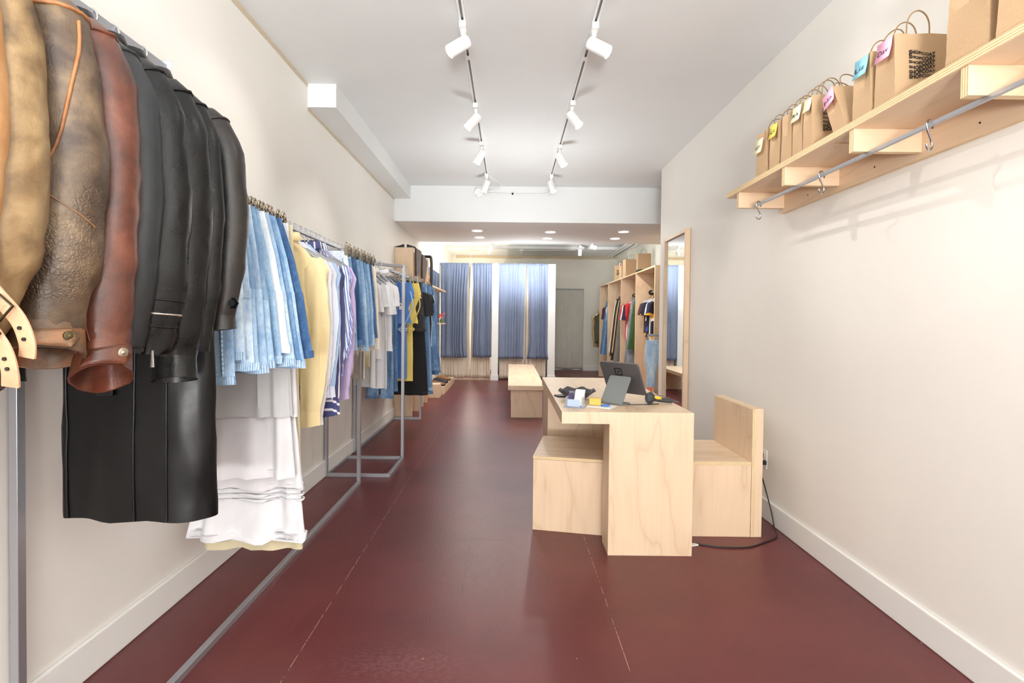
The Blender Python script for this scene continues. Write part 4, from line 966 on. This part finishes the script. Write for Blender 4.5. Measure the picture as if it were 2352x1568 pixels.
L_bkb = leather('brown_black_leather', (20, 17, 15), (28, 23, 20), (42, 35, 30), .36)
M_knit = stripe('dark_brown_rib_knit', [(0, (58, 42, 38)), (.5, (74, 56, 50))], 0, .006)
M_strap = leather('natural_strap_leather', (178, 132, 100), (194, 150, 116), (208, 168, 134), .5)
M_brassd = plain('dark_brass_buckle', (66, 58, 46), .35, .9)
M_snap = plain('antique_silver_snap', (190, 182, 164), .3, 1.)

t = NT('puckered_denim_seam'); v = t.coord(); zz = t.node('ShaderNodeSeparateXYZ', {0: v}).outputs[2]
f_ = t.math('ADD', t.math('PINGPONG', t.math('MULTIPLY', zz, 130.0), 1.0), t.math('MULTIPLY', t.noise(v, 60, 3), 1.0))
t.set(Base_Color=t.ramp(f_, [(.5, srgb(112, 144, 184)), (.8, srgb(144, 176, 208)), (1, srgb(180, 204, 226))]), Roughness=.85); M_seam = t.m
t = NT('puckered_denim_hem'); v = t.coord(); xx = t.node('ShaderNodeSeparateXYZ', {0: v}).outputs[0]
f_ = t.math('ADD', t.math('PINGPONG', t.math('MULTIPLY', xx, 300.0), 1.0), t.math('MULTIPLY', t.noise(v, 60, 3), 1.0))
t.set(Base_Color=t.ramp(f_, [(.5, srgb(104, 138, 178)), (.8, srgb(140, 172, 206)), (1, srgb(182, 206, 228))]), Roughness=.85); M_hem = t.m
# ------------------------------------------------------------------ leather jackets
GJ = 'leather jackets on the high rail'
XJ, ZJ = -1.15, 2.09
def jk(y, mat, label, seed, name='leather_jacket', dx=0, rz=0., **k):
    return top(name, label, 'jacket', (XJ+dx, y, ZJ), math.radians(rz), mat, seed, group=GJ, **k)
def at_sleeve(P, f, th, off=0., s=1):
    rs = P['rs%d' % s]; n = len(rs[0]); q = max(0, min(len(rs)-1.001, f*(len(rs)-1))); i = int(q); u = q-i; g = (th*n/(2*PI)) % n; j = int(g); w_ = g-j; j2 = (j+1) % n
    p = (rs[i][j]*(1-w_)+rs[i][j2]*w_)*(1-u)+(rs[i+1][j]*(1-w_)+rs[i+1][j2]*w_)*u; c = (sum(rs[i], Vector())*(1-u)+sum(rs[i+1], Vector())*u)/n
    return p+(p-c).normalized()*off
def cuff_tab(P, mat, th0=1.5, th1=.15, tip=.022, s=1):
    co, cr = P['cuff%d' % s]; n = len(cr[0]); m = MB(); N = 10; rows = []
    def pt(fi, th):
        q = fi*(len(cr)-1); i = min(len(cr)-2, int(q)); u = q-i; g = (th*n/(2*PI)) % n; j = int(g); w_ = g-j; j2 = (j+1) % n
        p = (cr[i][j]*(1-w_)+cr[i][j2]*w_)*(1-u)+(cr[i+1][j]*(1-w_)+cr[i+1][j2]*w_)*u; c = (sum(cr[i], Vector())*(1-u)+sum(cr[i+1], Vector())*u)/n
        return p+(p-c).normalized()*.003
    for k in range(N+1):
        th = th0+(th1-th0)*k/N; rows.append([pt(.04+.92*j/4, th) for j in range(5)])
    d = (rows[-1][2]-rows[-2][2]).normalized(); rows.append([p+d*tip*(1-abs(j-2)/2.0) for j, p in enumerate(rows[-1])])
    for r in rows:
        for p in r: m.v.append(tuple(p))
    for k in range(len(rows)-1):
        for j in range(4): q = k*5+j; m.face(q, q+1, q+6, q+5)
    m.build('cuff_tab', mat, co, solid=.004, angle=60)
    e = [Vector(p) for p in [r[0] for r in rows]+[rows[-1][j] for j in (1, 2, 3)]+[r[4] for r in rows[::-1]]]
    MB().tube(e, .0018, 5).build('cuff_edge', mat, co, angle=80)
def disc_on(P, key, mat, r, s=1, ang=-1.0, f=.55, name='snap_button'):
    co, cr = P['cuff%d' % s]; i = int(f*(len(cr)-1)); ring = cr[i]; n = len(ring); c = sum(ring, Vector())/n; j = int(round(ang*n/(2*PI))) % n; p = ring[j]; nrm = (p-c); nrm.z = 0; nrm.normalize()
    MB().tube([p, p+nrm*.004, p+nrm*.0055], [r, r, r*.7], 16).tube([p+nrm*.0056, p+nrm*.007], [r*.45, r*.3], 12).build(name, mat, co, angle=50)
P = jk(.81, L_tan, 'honey tan leather jacket at far left with buckled straps and knit cuffs', 31, out=.244, sl=.715, srx=.066, cuff=True, cuffmat=M_knit, cuff_len=.09, blen=.76, kick=.045)
def ribbon(M, pts, wv, w, th):
    pts = smooth_path([Vector(p) for p in pts], 5); wv = Vector(wv).normalized(); rs = []
    for i, p in enumerate(pts):
        tg = (pts[min(i+1, len(pts)-1)]-pts[max(i-1, 0)]).normalized(); a = (wv-tg*wv.dot(tg)).normalized(); n_ = tg.cross(a)
        rs.append([p+a*w/2*x+n_*th/2*y for x, y in ((-1, -1), (1, -1), (1, 1), (-1, 1))])
    M.rings(rs)
tj = P['root']; sj = P['sleeve1']
Lw = lambda x, y, z: (x-XJ, y-.81, z-ZJ)
for pts, bk in (((Lw(-.80, .755, 1.335), Lw(-.768, .748, 1.305), Lw(-.740, .748, 1.272), Lw(-.729, .75, 1.238), Lw(-.731, .752, 1.215)), (-.758, .738, 1.290)),
                ((Lw(-.80, .745, 1.297), Lw(-.767, .735, 1.256), Lw(-.748, .735, 1.225), Lw(-.742, .737, 1.195), Lw(-.744, .74, 1.172)), (-.764, .725, 1.250))):
    m = MB(); ribbon(m, pts, (.62, -.1, .78), .026, .004); so = m.build('strap', M_strap, tj, bevel=.001)
    x, y, z = Lw(*bk); m = MB(); e1 = Vector((.75, 0, -.66)); e2 = Vector((.66, 0, .75))
    m.tube([Vector((x, y, z))+e1*a*.013+e2*b*.015 for a, b in ((-1, -1), (1, -1), (1, 1), (-1, 1))], .0021, 8, True); m.tube([Vector((x, y-.001, z))-e2*.015, Vector((x, y-.003, z))+e2*.004], .0014, 6)
    m.build('buckle', M_brassd, so)
    a, b = Vector(pts[2]), Vector(pts[3]); m = MB()
    for f in (.35, .85): c_ = a.lerp(b, f); m.cyl(c_+Vector((.0, -.0045, 0)), c_+Vector((0, -.0025, 0)), .003, 10)
    m.build('strap_hole', M_dark, so)
jk(.885, L_olive, 'olive tan leather jacket second from the left on the high rail', 32, out=.233, sl=.70, srx=.072, sry=.066, bulge=1.05, seam=L_olive, cuff=True, cuff_len=.05, kick=-.045)
P = jk(1.0, L_dist, 'distressed brown leather jacket with orange piping down the sleeve', 33, out=.238, sl=.695, srx=.08, sry=.068, bulge=1.06, seam=L_pipe, cuff=True, cuffmat=L_dist2, cuff_len=.058, bunch=.03, kick=.008, tilt=.020, wr=.13)
cuff_tab(P, L_dist2, 1.3, .3, .014)
m = MB(); pp = []
for i in range(14): f = .14+.56*i/13; pp.append(at_sleeve(P, f, .15+2.6*(f-.14), .001))
m.tube(pp, .0034, 7); m.build('piping', L_pipe, P['sleeve1'], angle=80)
m = MB(); m.tube([at_sleeve(P, .55+.07*k/8, 1.4-1.4*k/8, .0005) for k in range(9)], .0018, 6); m.build('sleeve_seam', L_dist2, P['sleeve1'], angle=80)
disc_on(P, 0, plain('olive_brass_snap', (98, 88, 60), .4, .8), .011, ang=.42, f=.5)
P = jk(1.092, L_cog, 'cognac leather jacket with silver snap on the cuff', 34, out=.256, kick=.03, sl=.742, srx=.070, sry=.062, seam=L_cog2, cuff=True, cuffmat=L_cog2, cuff_len=.062, bunch=.03, wr=.13, tilt=.024)
cuff_tab(P, L_cog2, 1.5, .25, .016)
disc_on(P, 0, M_snap, .0105, ang=.42, f=.5)
m = MB()
for o_ in (0, .16): m.tube([at_sleeve(P, .14+.84*i/16, 1.75+o_-.5*i/16, .0004) for i in range(17)], .0016, 5)
m.build('sleeve_seam', L_cog2, P['sleeve1'], angle=80)
P = jk(1.165, L_bk1, 'matte charcoal leather jacket beside the cognac one', 35, out=.262, sl=.735, srx=.066, sry=.05, seam=L_bk1, wr=.07)
rs = P['rs1']; MB().tube(rs[-2], .0022, 5, True).build('hem_stitch', L_bk2, P['sleeve1'], angle=80)
P = jk(1.255, L_bk2, 'black leather jacket with a zip around the cuff', 36, out=.264, sl=.745, srx=.068, sry=.054, seam=L_bk2, bunch=.05, wr=.15)
rs = P['rs1']; zi = int(len(rs)*.80); MB().tube(rs[zi-1], .003, 6, True).tube(rs[zi+1], .003, 6, True).build('zip_placket', L_bk2, P['sleeve1'], angle=80); MB().tube(rs[zi], .0032, 6, True).build('zip', plain('silver_zip', (200, 198, 190), .3, 1.), P['sleeve1'], angle=80)
e = P['rs1'][-1]; pz = at_sleeve(P, 1, .9, .004); MB().tube([pz+Vector((0, 0, .01)), pz-Vector((0, 0, .03))], [.003, .005], 8).build('zip_pull', M_chrome, P['sleeve1'])
P = jk(1.36, L_bk2, 'black grained leather jacket with wide plain cuff', 37, out=.258, sl=.775, srx=.066, sry=.056, seam=L_bk2, cuff=True, cuff_len=.065, bunch=.04, wr=.15, tilt=.012)
P = jk(1.435, L_bk2, 'plain black leather jacket before the last coat', 38, out=.255, sl=.75, srx=.062, sry=.045, seam=L_bk2)
P = jk(1.545, L_bkb, 'long black leather coat reaching to the knee with tab cuff and belt end', 39, name='leather_coat', out=.262, sl=.66, srx=.066, sry=.05, seam=L_bkb, blen=.60, cuff=True, cuff_len=.05, cuffmat=L_bkb)
tc = P['root']; tc['category'] = 'coat'
m = MB(); rc = panel(m, [(0, -.66, 0, 0, .228, .040), (.5, -1.0, 0, -.004, .228, .045), (1, -1.432, .004, -.006, .232, .05)], 26, 64, 5, (.003, .008, 1.6), .005); m.build('skirt_panel', L_bk3, tc, angle=70)
m = MB()
for ux in (-.86, .14, .52): m.tube([front(rc, (i+.2)/26.2*.96, ux, .0015) for i in range(26)], .0034, 6)
m.tube([front(rc, .13, -.98+1.96*i/30, .001) for i in range(31)], .003, 6); m.tube([front(rc, .95, -.98+1.96*i/30, .001) for i in range(31)], .002, 6)
m.build('panel_seam', L_bk3, tc, angle=80)
m = MB(); ribbon(m, [front(rc, .02, -.26, .012), front(rc, .2, -.27, .014), front(rc, .42, -.29, .012), front(rc, .54, -.29, .010)], (1, 0, .1), .05, .005); m.build('belt_end', L_bk2, tc, bevel=.001)
co, cr = P['cuff1']; c_ = at_sleeve(P, .86, .45, .006)
m = MB().prism([(-.02, -.016), (.012, -.016), (.026, 0), (.012, .016), (-.02, .016)], -.003, .003).map(lambda p: c_+Vector((p.x*.8, -.4*p.x+p.z, p.y))); m.build('cuff_tab', L_bk3, P['sleeve1'])
MB().tube([c_+Vector((0, -.012, 0)), c_+Vector((0, -.006, 0))], [.009, .011], 14).build('coat_button', M_black, P['sleeve1'])

# ------------------------------------------------------------------ long rack
XB = -1.15
def dn_(y, mat, label, seed, kind='denim_shorts', rz=0, **k):
    k.setdefault('group', 'denim on the long rack'); k.setdefault('hemmat', mat); k.setdefault('seam', mat)
    return bottoms(kind, label, k.pop('cat', 'shorts'), (XB+k.pop('dx', 0), y, ZR), math.radians(rz), mat, seed, **k)
ordn = ['first', 'second', 'third', 'fourth', 'fifth', 'sixth', 'seventh', 'eighth', 'ninth', 'tenth', 'eleventh', 'twelfth']
rows = [(D_pale, 'pale', .64, {}), (D_pale, 'pale', .56, {}), (D_pale, 'pale', .60, dict(button=True)), (D_light, 'light blue', .60, {}), (D_pale, 'pale', .615, dict(tagc=True)), (D_light, 'light blue', .60, {}),
        (D_light, 'light blue', .585, {}), (D_white, 'bleached white', .55, {}), (D_pale, 'pale', .60, {}), (D_mid, 'mid blue', .61, dict(button=True, tagc=True)), (D_light, 'light blue', .615, {}), (D_dark, 'dark blue', .575, {})]
for i, (mt, nm, L, k) in enumerate(rows):
    dn_(1.695+.034*i, mt, '%s denim shorts, %s denim piece beyond the leather coat' % (nm, ordn[i]), 50+i, length=L, w=.186+.005*(i % 3), hem_w=.225+.0105*i, rz=(-2, 1, 2, -1, 1)[i % 5], crotch=.34, th=.0105, wr=.004, seam=M_seam, hemmat=mt if mt in (D_white, D_dark) else M_hem, **k)
# tiered white skirts
def skirt(y, label, tiers, seed, trim=None, group='long white skirts'):
    t = thing('tiered_skirt', label, 'skirt', (XB, y, ZR), 0, group)
    for i, (nm, z0, z1, a0, a1, b0, b1, mt, fo) in enumerate(tiers):
        m = MB(); panel(m, [(0, z0, .012, 0, a0, b0), (1, z1, .012, 0, a1, b1)], 18, 72, seed, fo, .005); m.build(nm, mt, t, angle=80)
    if trim:
        z, a, b, fo = trim; m = MB()
        panel(m, [(0, z+.02, .012, 0, a+.003, b+.005), (1, z-.012, .012, 0, a+.004, b+.006)], 4, 72, seed, fo, .005, lining=False); m.map(lambda p: Vector((p.x, p.y, p.z+(.004*math.sin(p.x*300) if p.z < z+.004 else 0)))); m.build('lace_trim', C['white'], t, angle=80)
    hang('c', (XB, y, ZR), 0, label, 'clip hangers on the racks')
skirt(2.10, 'sheer white tiered skirt with a gathered tier', [('upper_tier', -.065, -.892, .17, .222, .015, .036, C['sheer'], (.003, .010, 9.)), ('middle_tier', -.872, -1.15, .204, .236, .010, .034, C['white'], (.010, .016, 5.))], 71)
skirt(2.165, 'long white skirt with pintucks and lace trim hem', [('upper_tier', -.065, -.905, .17, .222, .015, .034, C['white'], (.002, .008, 4.)), ('middle_tier', -.88, -1.215, .206, .248, .012, .040, C['white'], (.008, .014, 4.)), ('lower_tier', -1.19, -1.44, .228, .264, .014, .036, C['white'], (.014, .024, 4.))], 75, trim=(-1.43, .262, .035, (.0235, .024, 4.)))
m = MB()
for k in range(4):
    z = -1.195-.022*k; mm = MB(); rr_ = panel(mm, [(0, z, .012, 0, .244+.002*k, .033), (1, z-.006, .012, 0, .244+.002*k, .033)], 1, 72, 75, (.014, .015, 4.), .005, lining=False); m.rings(rr_, False, False)
o = [x for x in bpy.data.objects if x.name.startswith('tiered_skirt') and 'pintucks' in x.get('label', '')][0]
m.build('pintuck', C['white'], o, solid=.003, angle=80)
skirt(2.215, 'khaki cotton skirt hanging lowest behind the white lace skirt', [('upper_tier', -.065, -.9, .17, .205, .014, .018, C['khaki'], (.001, .004, 3.)), ('lower_tier', -.9, -1.51, .205, .222, .018, .022, C['khaki'], (.003, .012, 3.))], 81)
# shirts
GS = 'shirts on the long rack'
def shirt(y, mat, label, seed, x=XB, z=ZR, name='shirt', rz=0, group=GS, cat='shirt', **k):
    k.setdefault('th', .02); k.setdefault('srx', .056); k.setdefault('sry', .030); k.setdefault('hw', .185); k.setdefault('out', .155); k.setdefault('wr', .12); k.setdefault('lf', .55); k.setdefault('fold', (.003, .015, 2.4)); k.setdefault('body_w', .92); k.setdefault('blen', .74)
    return top(name, label, cat, (x, y, z), math.radians(rz), mat, seed, group=group, **k)
shirt(2.50, C['yellow'], 'pale yellow cotton shirt with wide cuff', 91, sl=.80, cuff=True, cuff_len=.075, srx=.062, sry=.034, out=.17)
shirt(2.575, C['white'], 'white crinkled shirt behind the yellow shirt', 92, collar=False, sl=.84, cuff=True, cuff_len=.05)
shirt(2.645, S_fine, 'white shirt with fine blue stripes', 93, collar=False, sl=.70, cuff=True, cuff_len=.06)
shirt(2.715, C['sky'], 'light blue shirt with fine striped cuff', 94, collar=False, sl=.70, cuff=True, cuffmat=S_fine, cuff_len=.07, srx=.064)
shirt(2.785, S_navy, 'navy and cream striped blouse with banded hem', 95, sl=.78, cuff=True, cuffmat=S_band, cuff_len=.10)
shirt(2.855, S_blue, 'blue and white striped shirt with open collar', 96, sl=.60)
shirt(2.92, S_purp, 'blue and purple striped shirt', 97, collar=False, sl=.55)
shirt(2.985, C['lilac'], 'lilac shirt last of the shirts on the long rack', 98, collar=False, sl=.76, cuff=True, cuff_len=.06, srx=.06)
rows = [(3.06, D_white, 'bleached white', .50), (3.14, D_light, 'light blue', .615), (3.22, D_dark, 'dark blue', .58), (3.30, D_mid, 'mid blue', .60), (3.375, D_light, 'light blue', .63), (3.45, D_mid, 'mid blue', .58), (3.525, D_light, 'light blue', .61), (3.60, D_dark, 'dark blue', .55)]
for i, (y, mt, nm, L) in enumerate(rows):
    dn_(y, mt, '%s frayed cutoff shorts, %s past the lilac shirt' % (nm, ordn[i]), 120+i, kind='cutoff_shorts', length=L, w=.145, hem_w=.20, rz=(3, -2, 2, -3)[i % 4], crotch=.36, seam=M_seam, fray=C['cream'] if i in (1, 3, 4, 6) else None, button=i in (1, 2, 4, 5, 7), group='cutoffs on the long rack')
dn_(3.68, C['cream'], 'cream twill shorts near the far end of the long rack', 140, kind='twill_shorts', length=.64, w=.15, hem_w=.20, fray=C['cream'], group='cutoffs on the long rack')

# corner rack: whites
for i, (nm, mt, lab, k) in enumerate((('shirt', C['cream'], 'cream linen shirt, first on the corner rack', dict(short=True, sl=.16, blen=.86)), ('shirt', C['cream'], 'ecru shirt with short sleeves, second on the corner rack', dict(short=True, sl=.15, blen=.9)),
        ('shirt', C['khaki'], 'pale khaki shirt, third on the corner rack', dict(short=True, sl=.2, blen=.80)), ('blouse', C['white'], 'long white blouse, fourth on the corner rack', dict(short=True, sl=.2, blen=.98)), ('shirt', C['white'], 'white cotton tee, fifth on the corner rack', dict(short=True, sl=.16, blen=.74)),
        ('blouse', C['white'], 'white blouse with wide sleeve, sixth on the corner rack', dict(short=True, sl=.22, blen=1.0, srx=.07)), ('shirt', C['white'], 'boxy white tee, last on the corner rack', dict(short=True, sl=.15, blen=.68)))):
    f = .25+.07*i; x = -1.458+.481*f; y = 4.007+.491*f
    P = shirt(y, mt, lab, 150+i, x=x, name=nm, rz=-32, group='white tops on the corner rack', hw=.15, out=.155, th=.016, cat='shirt' if nm == 'shirt' else 'blouse', collar=i % 2 == 0, **k)

# rear rack
X3 = -1.125
G3 = 'clothes on the rear rack'
def b3(y, mat, label, seed, kind='jeans', **k):
    k.setdefault('group', G3); k.setdefault('seam', mat); k.setdefault('hemmat', mat); return bottoms(kind, label, k.pop('cat', 'jeans'), (X3+k.pop('dx', 0), y, ZR3), math.radians(k.pop('rz', 0)), mat, seed, **k)
b3(4.80, D_jean, 'stone blue jeans at the near end of the rear rack', 160, length=1.16, w=.12, hem_w=.14, dx=-.125)
b3(4.87, D_jean, 'stone blue jeans hanging second on the rear rack', 161, length=1.10, w=.12, hem_w=.14, dx=-.10)
def halter(y, mat, label, seed, tie, x=X3, lower=.5):
    t = thing('halter_top', label, 'top', (x, y, ZR3), 0, G3)
    m = MB(); panel(m, [(0, -.09, .03, 0, .12, .008), (.2, -.2, .03, 0, .15, .014), (.55, -.34, .02, 0, .10, .012), (1, -lower, .02, 0, .13, .016)], 14, 24, seed, (.002, .006, 2.), .005); m.build('body', mat, t, angle=80)
    m = MB()
    for x_ in (-.06, .10): m.tube(smooth_path([Vector((x_, -.01, -.10)), Vector((x_*.8, -.012, -.05)), Vector((0, -.002, -.03))]), .004, 6)
    m.tube(smooth_path([Vector((.14, -.015, -.18)), Vector((.17, -.03, -.32)), Vector((.12, -.03, -.45)), Vector((.07, -.02, -.56))]), .006, 6)
    m.tube([Vector((.07, -.025, -.56))+Vector((.04*math.sin(a)*math.cos(2*a), 0, .04*math.cos(a)*math.cos(2*a))) for a in [2*PI*i/40 for i in range(40)]], .008, 6, True)
    m.build('tie', tie, t, angle=80); price_tag(t, (.05, -.035, -.30))
    hang('c', (x, y, ZR3), 0, label, 'clip hangers on the racks')
halter(4.95, C['blue'], 'bright blue halter top on the rear rack', 163, C['sky'], -1.13)
shirt(5.01, C['blue'], 'long blue slip dress hanging below the halter tops', 164, x=X3-.04, z=ZR3, name='slip_dress', cat='dress', group=G3, hw=.14, blen=.98, short=True, sl=.04, collar=False)
halter(5.07, C['lemon'], 'yellow tie top with flower knot on the rear rack', 165, C['lemon'], -1.08)
shirt(5.12, C['lemon'], 'pale yellow slip dress on the rear rack', 166, x=X3-.0, z=ZR3, name='slip_dress', cat='dress', group=G3, hw=.14, blen=1.02, short=True, sl=.04, collar=False)
b3(5.18, D_black, 'washed black denim shorts with white tag', 167, kind='denim_shorts', cat='shorts', length=.47, w=.175, hem_w=.245, fray=C['grey'], tagc=True)
b3(5.24, D_black, 'washed black denim shorts behind the tagged pair', 168, kind='denim_shorts', cat='shorts', length=.52, w=.18, hem_w=.25)
b3(5.31, C['black'], 'long black skirt with rounded hem on the rear rack', 169, kind='long_skirt', cat='skirt', legs=False, length=1.20, w=.18, hem_w=.26, seam=None, th=.02)
shirt(5.38, C['charcoal'], 'black tee with ruffled short sleeve on the rear rack', 170, x=X3, z=ZR3, group=G3, short=True, sl=.2, blen=.9, hw=.22)
shirt(5.45, C['black'], 'plain black tee on the rear rack', 171, x=X3, z=ZR3, group=G3, short=True, sl=.17, blen=.95, hw=.21)
for i, (y, mt) in enumerate(((5.52, D_jean), (5.59, D_light), (5.66, D_jean))): b3(y, mt, '%s straight jeans, %s pair past the black tees' % ('light blue' if mt is D_light else 'stone blue', ordn[i]), 175+i, length=1.14+.05*i, w=.185, hem_w=.27, rz=-3)
P = shirt(5.74, C['black'], 'black jacket between the jeans on the rear rack', 180, x=X3, z=ZR3, name='jacket', cat='jacket', group=G3, sl=.7, blen=.8, hw=.23, th=.03)
P = shirt(5.82, D_pale, 'pale denim jacket on the rear rack', 181, x=X3, z=ZR3, name='denim_jacket', cat='jacket', group=G3, sl=.68, blen=.7, hw=.23, th=.03, cuff=True, cuff_len=.05, sry=.04)
for i, (y, mt) in enumerate(((5.90, D_jean), (5.97, D_dark), (6.05, D_jean), (6.13, D_mid))): b3(y, mt, '%s jeans, %s pair past the denim jacket' % ({D_jean: 'stone blue', D_dark: 'dark blue', D_mid: 'mid blue'}[mt], ordn[i]), 185+i, length=1.0+.05*(i % 2), w=.19, hem_w=.29)

# wardrobe bays
XW, ZW = 2.33, 1.76
GW = 'clothes in the wardrobe bays'
for i, (y, mt, lab) in enumerate(((7.60, S_jersey, 'navy white and yellow sports jersey, nearest in the first wardrobe bay'), (7.68, C['white'], 'white sports shirt in the first wardrobe bay'), (7.76, C['navy'], 'plain navy sports shirt in the first wardrobe bay'), (7.84, S_bluej, 'black and royal blue jersey in the first wardrobe bay'), (7.92, S_jersey, 'striped jersey behind the black and blue jersey'), (8.0, C['maroon'], 'dark maroon sports shirt at the back of the first bay'))):
    shirt(y, mt, lab, 200+i, x=XW, z=ZW, name='sports_shirt', group=GW, short=True, sl=.16, blen=.74-.03*i, hw=.18, srx=.048, wall=9, collar=False)
for i, (y, mt, lab) in enumerate(((8.52, C['green'], 'dark green cargo trousers in the second bay'), (8.60, D_grey, 'grey jeans, first pair in the second bay'), (8.68, D_grey, 'grey jeans, second pair in the second bay'), (8.76, D_grey, 'faded grey jeans deep in the second bay'))):
    bottoms('trousers', lab, 'trousers', (XW, y, ZW), 0, mt, 210+i, length=1.22 if i else .9, w=.18, hem_w=.31, group=GW)
for i, (y, mt, lab) in enumerate(((8.86, S_redj, 'red and navy jersey in the second wardrobe bay'), (8.94, C['white'], 'white shirt beside the red jersey in the wardrobe'), (9.02, C['red'], 'bright red tee in the second wardrobe bay'))):
    shirt(y, mt, lab, 216+i, x=XW, z=ZW, name='sports_shirt', group=GW, short=True, sl=.24, blen=.72, hw=.24, wall=9, collar=False)
for i, (y, mt, lab) in enumerate(((9.65, C['grey'], 'grey tweed trousers in the third bay'), (9.74, C['black'], 'black trousers in the third bay'), (9.83, C['sand'], 'sand coloured trousers in the third bay'), (9.92, C['brown'], 'brown trousers in the third bay'), (10.02, C['charcoal'], 'charcoal trousers in the third bay'), (10.12, C['cream'], 'cream trousers at the back of the third bay'))):
    bottoms('trousers', lab, 'trousers', (XW, y, ZW), 0, mt, 220+i, length=1.2-.08*(i % 3), w=.17, hem_w=.31, group=GW)
for i, (y, mt, lab) in enumerate(((10.72, D_jean, 'blue jeans nearest in the fourth bay'), (10.80, D_mid, 'mid blue jeans in the fourth bay'), (10.98, D_jean, 'blue jeans behind the white shirt in the fourth bay'), (11.06, D_dark, 'dark blue jeans deep in the fourth bay'))):
    bottoms('trousers', lab, 'trousers', (XW, y, ZW), 0, mt, 230+i, length=1.15, w=.18, hem_w=.31, group=GW)
shirt(10.89, C['white'], 'long white shirt in the fourth wardrobe bay', 236, x=XW, z=ZW, group=GW, sl=.6, blen=.8, wall=9)
shirt(11.14, C['maroon'], 'maroon tee in the fourth wardrobe bay', 237, x=XW, z=ZW, group=GW, short=True, sl=.22, blen=.7, wall=9, collar=False)
wd = bpy.data.objects['cubby_wardrobe']; t = wd
prt('side_rail', MB().cyl((2.2, 11.4925, 1.58), (2.2, 12.0, 1.58), .012, 10), M_steel)
for i, (y, mt, lab, bl) in enumerate(((11.62, C['olive'], 'dark olive jacket at the far end of the wardrobe', .75), (11.74, C['sand'], 'sand coloured jacket at the far end of the wardrobe', .62), (11.86, C['tan'], 'tan coat hanging last beyond the wardrobe', .85))):
    shirt(y, mt, lab, 240+i, x=2.2, z=1.58, name='jacket', cat='jacket', group=GW, sl=.62, blen=bl, wall=9, hw=.2, th=.03)
t = thing('cloth_tote', 'orange and red cloth bag in the bottom of the first bay', 'bag', (2.3, 7.5, .001))
MB().rings([[(a*math.cos(2*PI*i/20), b*math.sin(2*PI*i/20)+.02*math.sin(9*z), z) for i in range(20)] for a, b, z in ((.16, .1, 0), (.2, .13, .12), (.19, .12, .3), (.14, .06, .5), (.1, .03, .56))]).build('bag_body', C['orange'], t)
MB().tube(smooth_path([Vector((-.08, 0, .54)), Vector((-.05, 0, .74)), Vector((.05, 0, .74)), Vector((.08, 0, .54))]), .012, 8).build('strap', C['brown'], t)
# shorts on the stand
P = bottoms('denim_shorts', 'pale frayed denim shorts hung open beside the tall mirror', 'shorts', (1.815, 6.0, 1.115), 0, D_pale, 250, length=.56, w=.16, hem_w=.19, crotch=.27, th=.04, fray=C['white'], seam=D_light, button=True, group='denim beside the mirror', gap=.13)

# ------------------------------------------------------------------ light and camera
def area(name, loc, aim, sx, sy, watt, col):
    l = bpy.data.lights.new(name, 'AREA'); l.shape = 'RECTANGLE'; l.size = sx; l.size_y = sy; l.energy = watt; l.color = col
    o = bpy.data.objects.new(name, l); COL.objects.link(o); o.location = loc; o.rotation_euler = Vector(aim).to_track_quat('-Z', 'Z').to_euler(); return o
area('shop_window_daylight', (.1, -5.45, 1.75), (0, 1, -.05), 2.8, 1.9, 85, (.97, .985, 1))
area('added_ceiling_fill', (.1, -5.40, .62), (0, .75, .72), 2.8, .5, 255, (1, .99, .97))  # added fill lamp at the window end, aimed up to brighten the ceiling
def added_uplight(name, loc, aim, watt, deg):  # unseen uplights added to brighten ceiling and walls, not fittings of the shop
    o = spot(loc, aim, watt, deg, (.97, 1, 1), .25, 1.0); o.name = name
added_uplight('added_uplight_front', (.05, -1.7, 1.15), (0, .42, 1), 900, 150)
added_uplight('added_uplight_middle', (.1, 5.0, 1.55), (0, .15, 1), 62, 170)
added_uplight('added_uplight_rear', (.3, 9.2, 1.6), (0, .2, 1), 420, 170)
w = bpy.data.worlds.new('daylight'); sc.world = w; w.use_nodes = True
w.node_tree.nodes['Background'].inputs[0].default_value = (.9, .95, 1, 1); w.node_tree.nodes['Background'].inputs[1].default_value = .5

f_px = 1140.; pitch = math.radians(1.015); roll = math.radians(.62)
R0 = Vector((1, 0, 0)); F = Vector((0, math.cos(pitch), -math.sin(pitch))); U0 = R0.cross(F)
Rv = R0*math.cos(roll)+U0*math.sin(roll); Uv = -R0*math.sin(roll)+U0*math.cos(roll)
cd = bpy.data.cameras.new('camera'); cam = bpy.data.objects.new('camera', cd); COL.objects.link(cam)
mw = Matrix((Rv, Uv, -F)).transposed().to_4x4(); mw.translation = Vector((0, 0, 1.28)); cam.matrix_world = mw
cd.sensor_fit = 'HORIZONTAL'; cd.sensor_width = 36; cd.lens = f_px*36/2352
cd.shift_x = 6/2352; cd.shift_y = -29/2352; cd.clip_start = .02
sc.camera = cam
v = sc.view_settings; v.view_transform = 'Standard'; v.look = 'None'; v.gamma = 1; v.use_curve_mapping = False; v.exposure = 0.15
sc.cycles.use_adaptive_sampling = True; sc.cycles.adaptive_threshold = .015
sc.cycles.max_bounces = 9; sc.cycles.diffuse_bounces = 5; sc.cycles.glossy_bounces = 4; sc.cycles.transmission_bounces = 6
sc.cycles.sample_clamp_indirect = 6; sc.cycles.caustics_reflective = False; sc.cycles.caustics_refractive = False
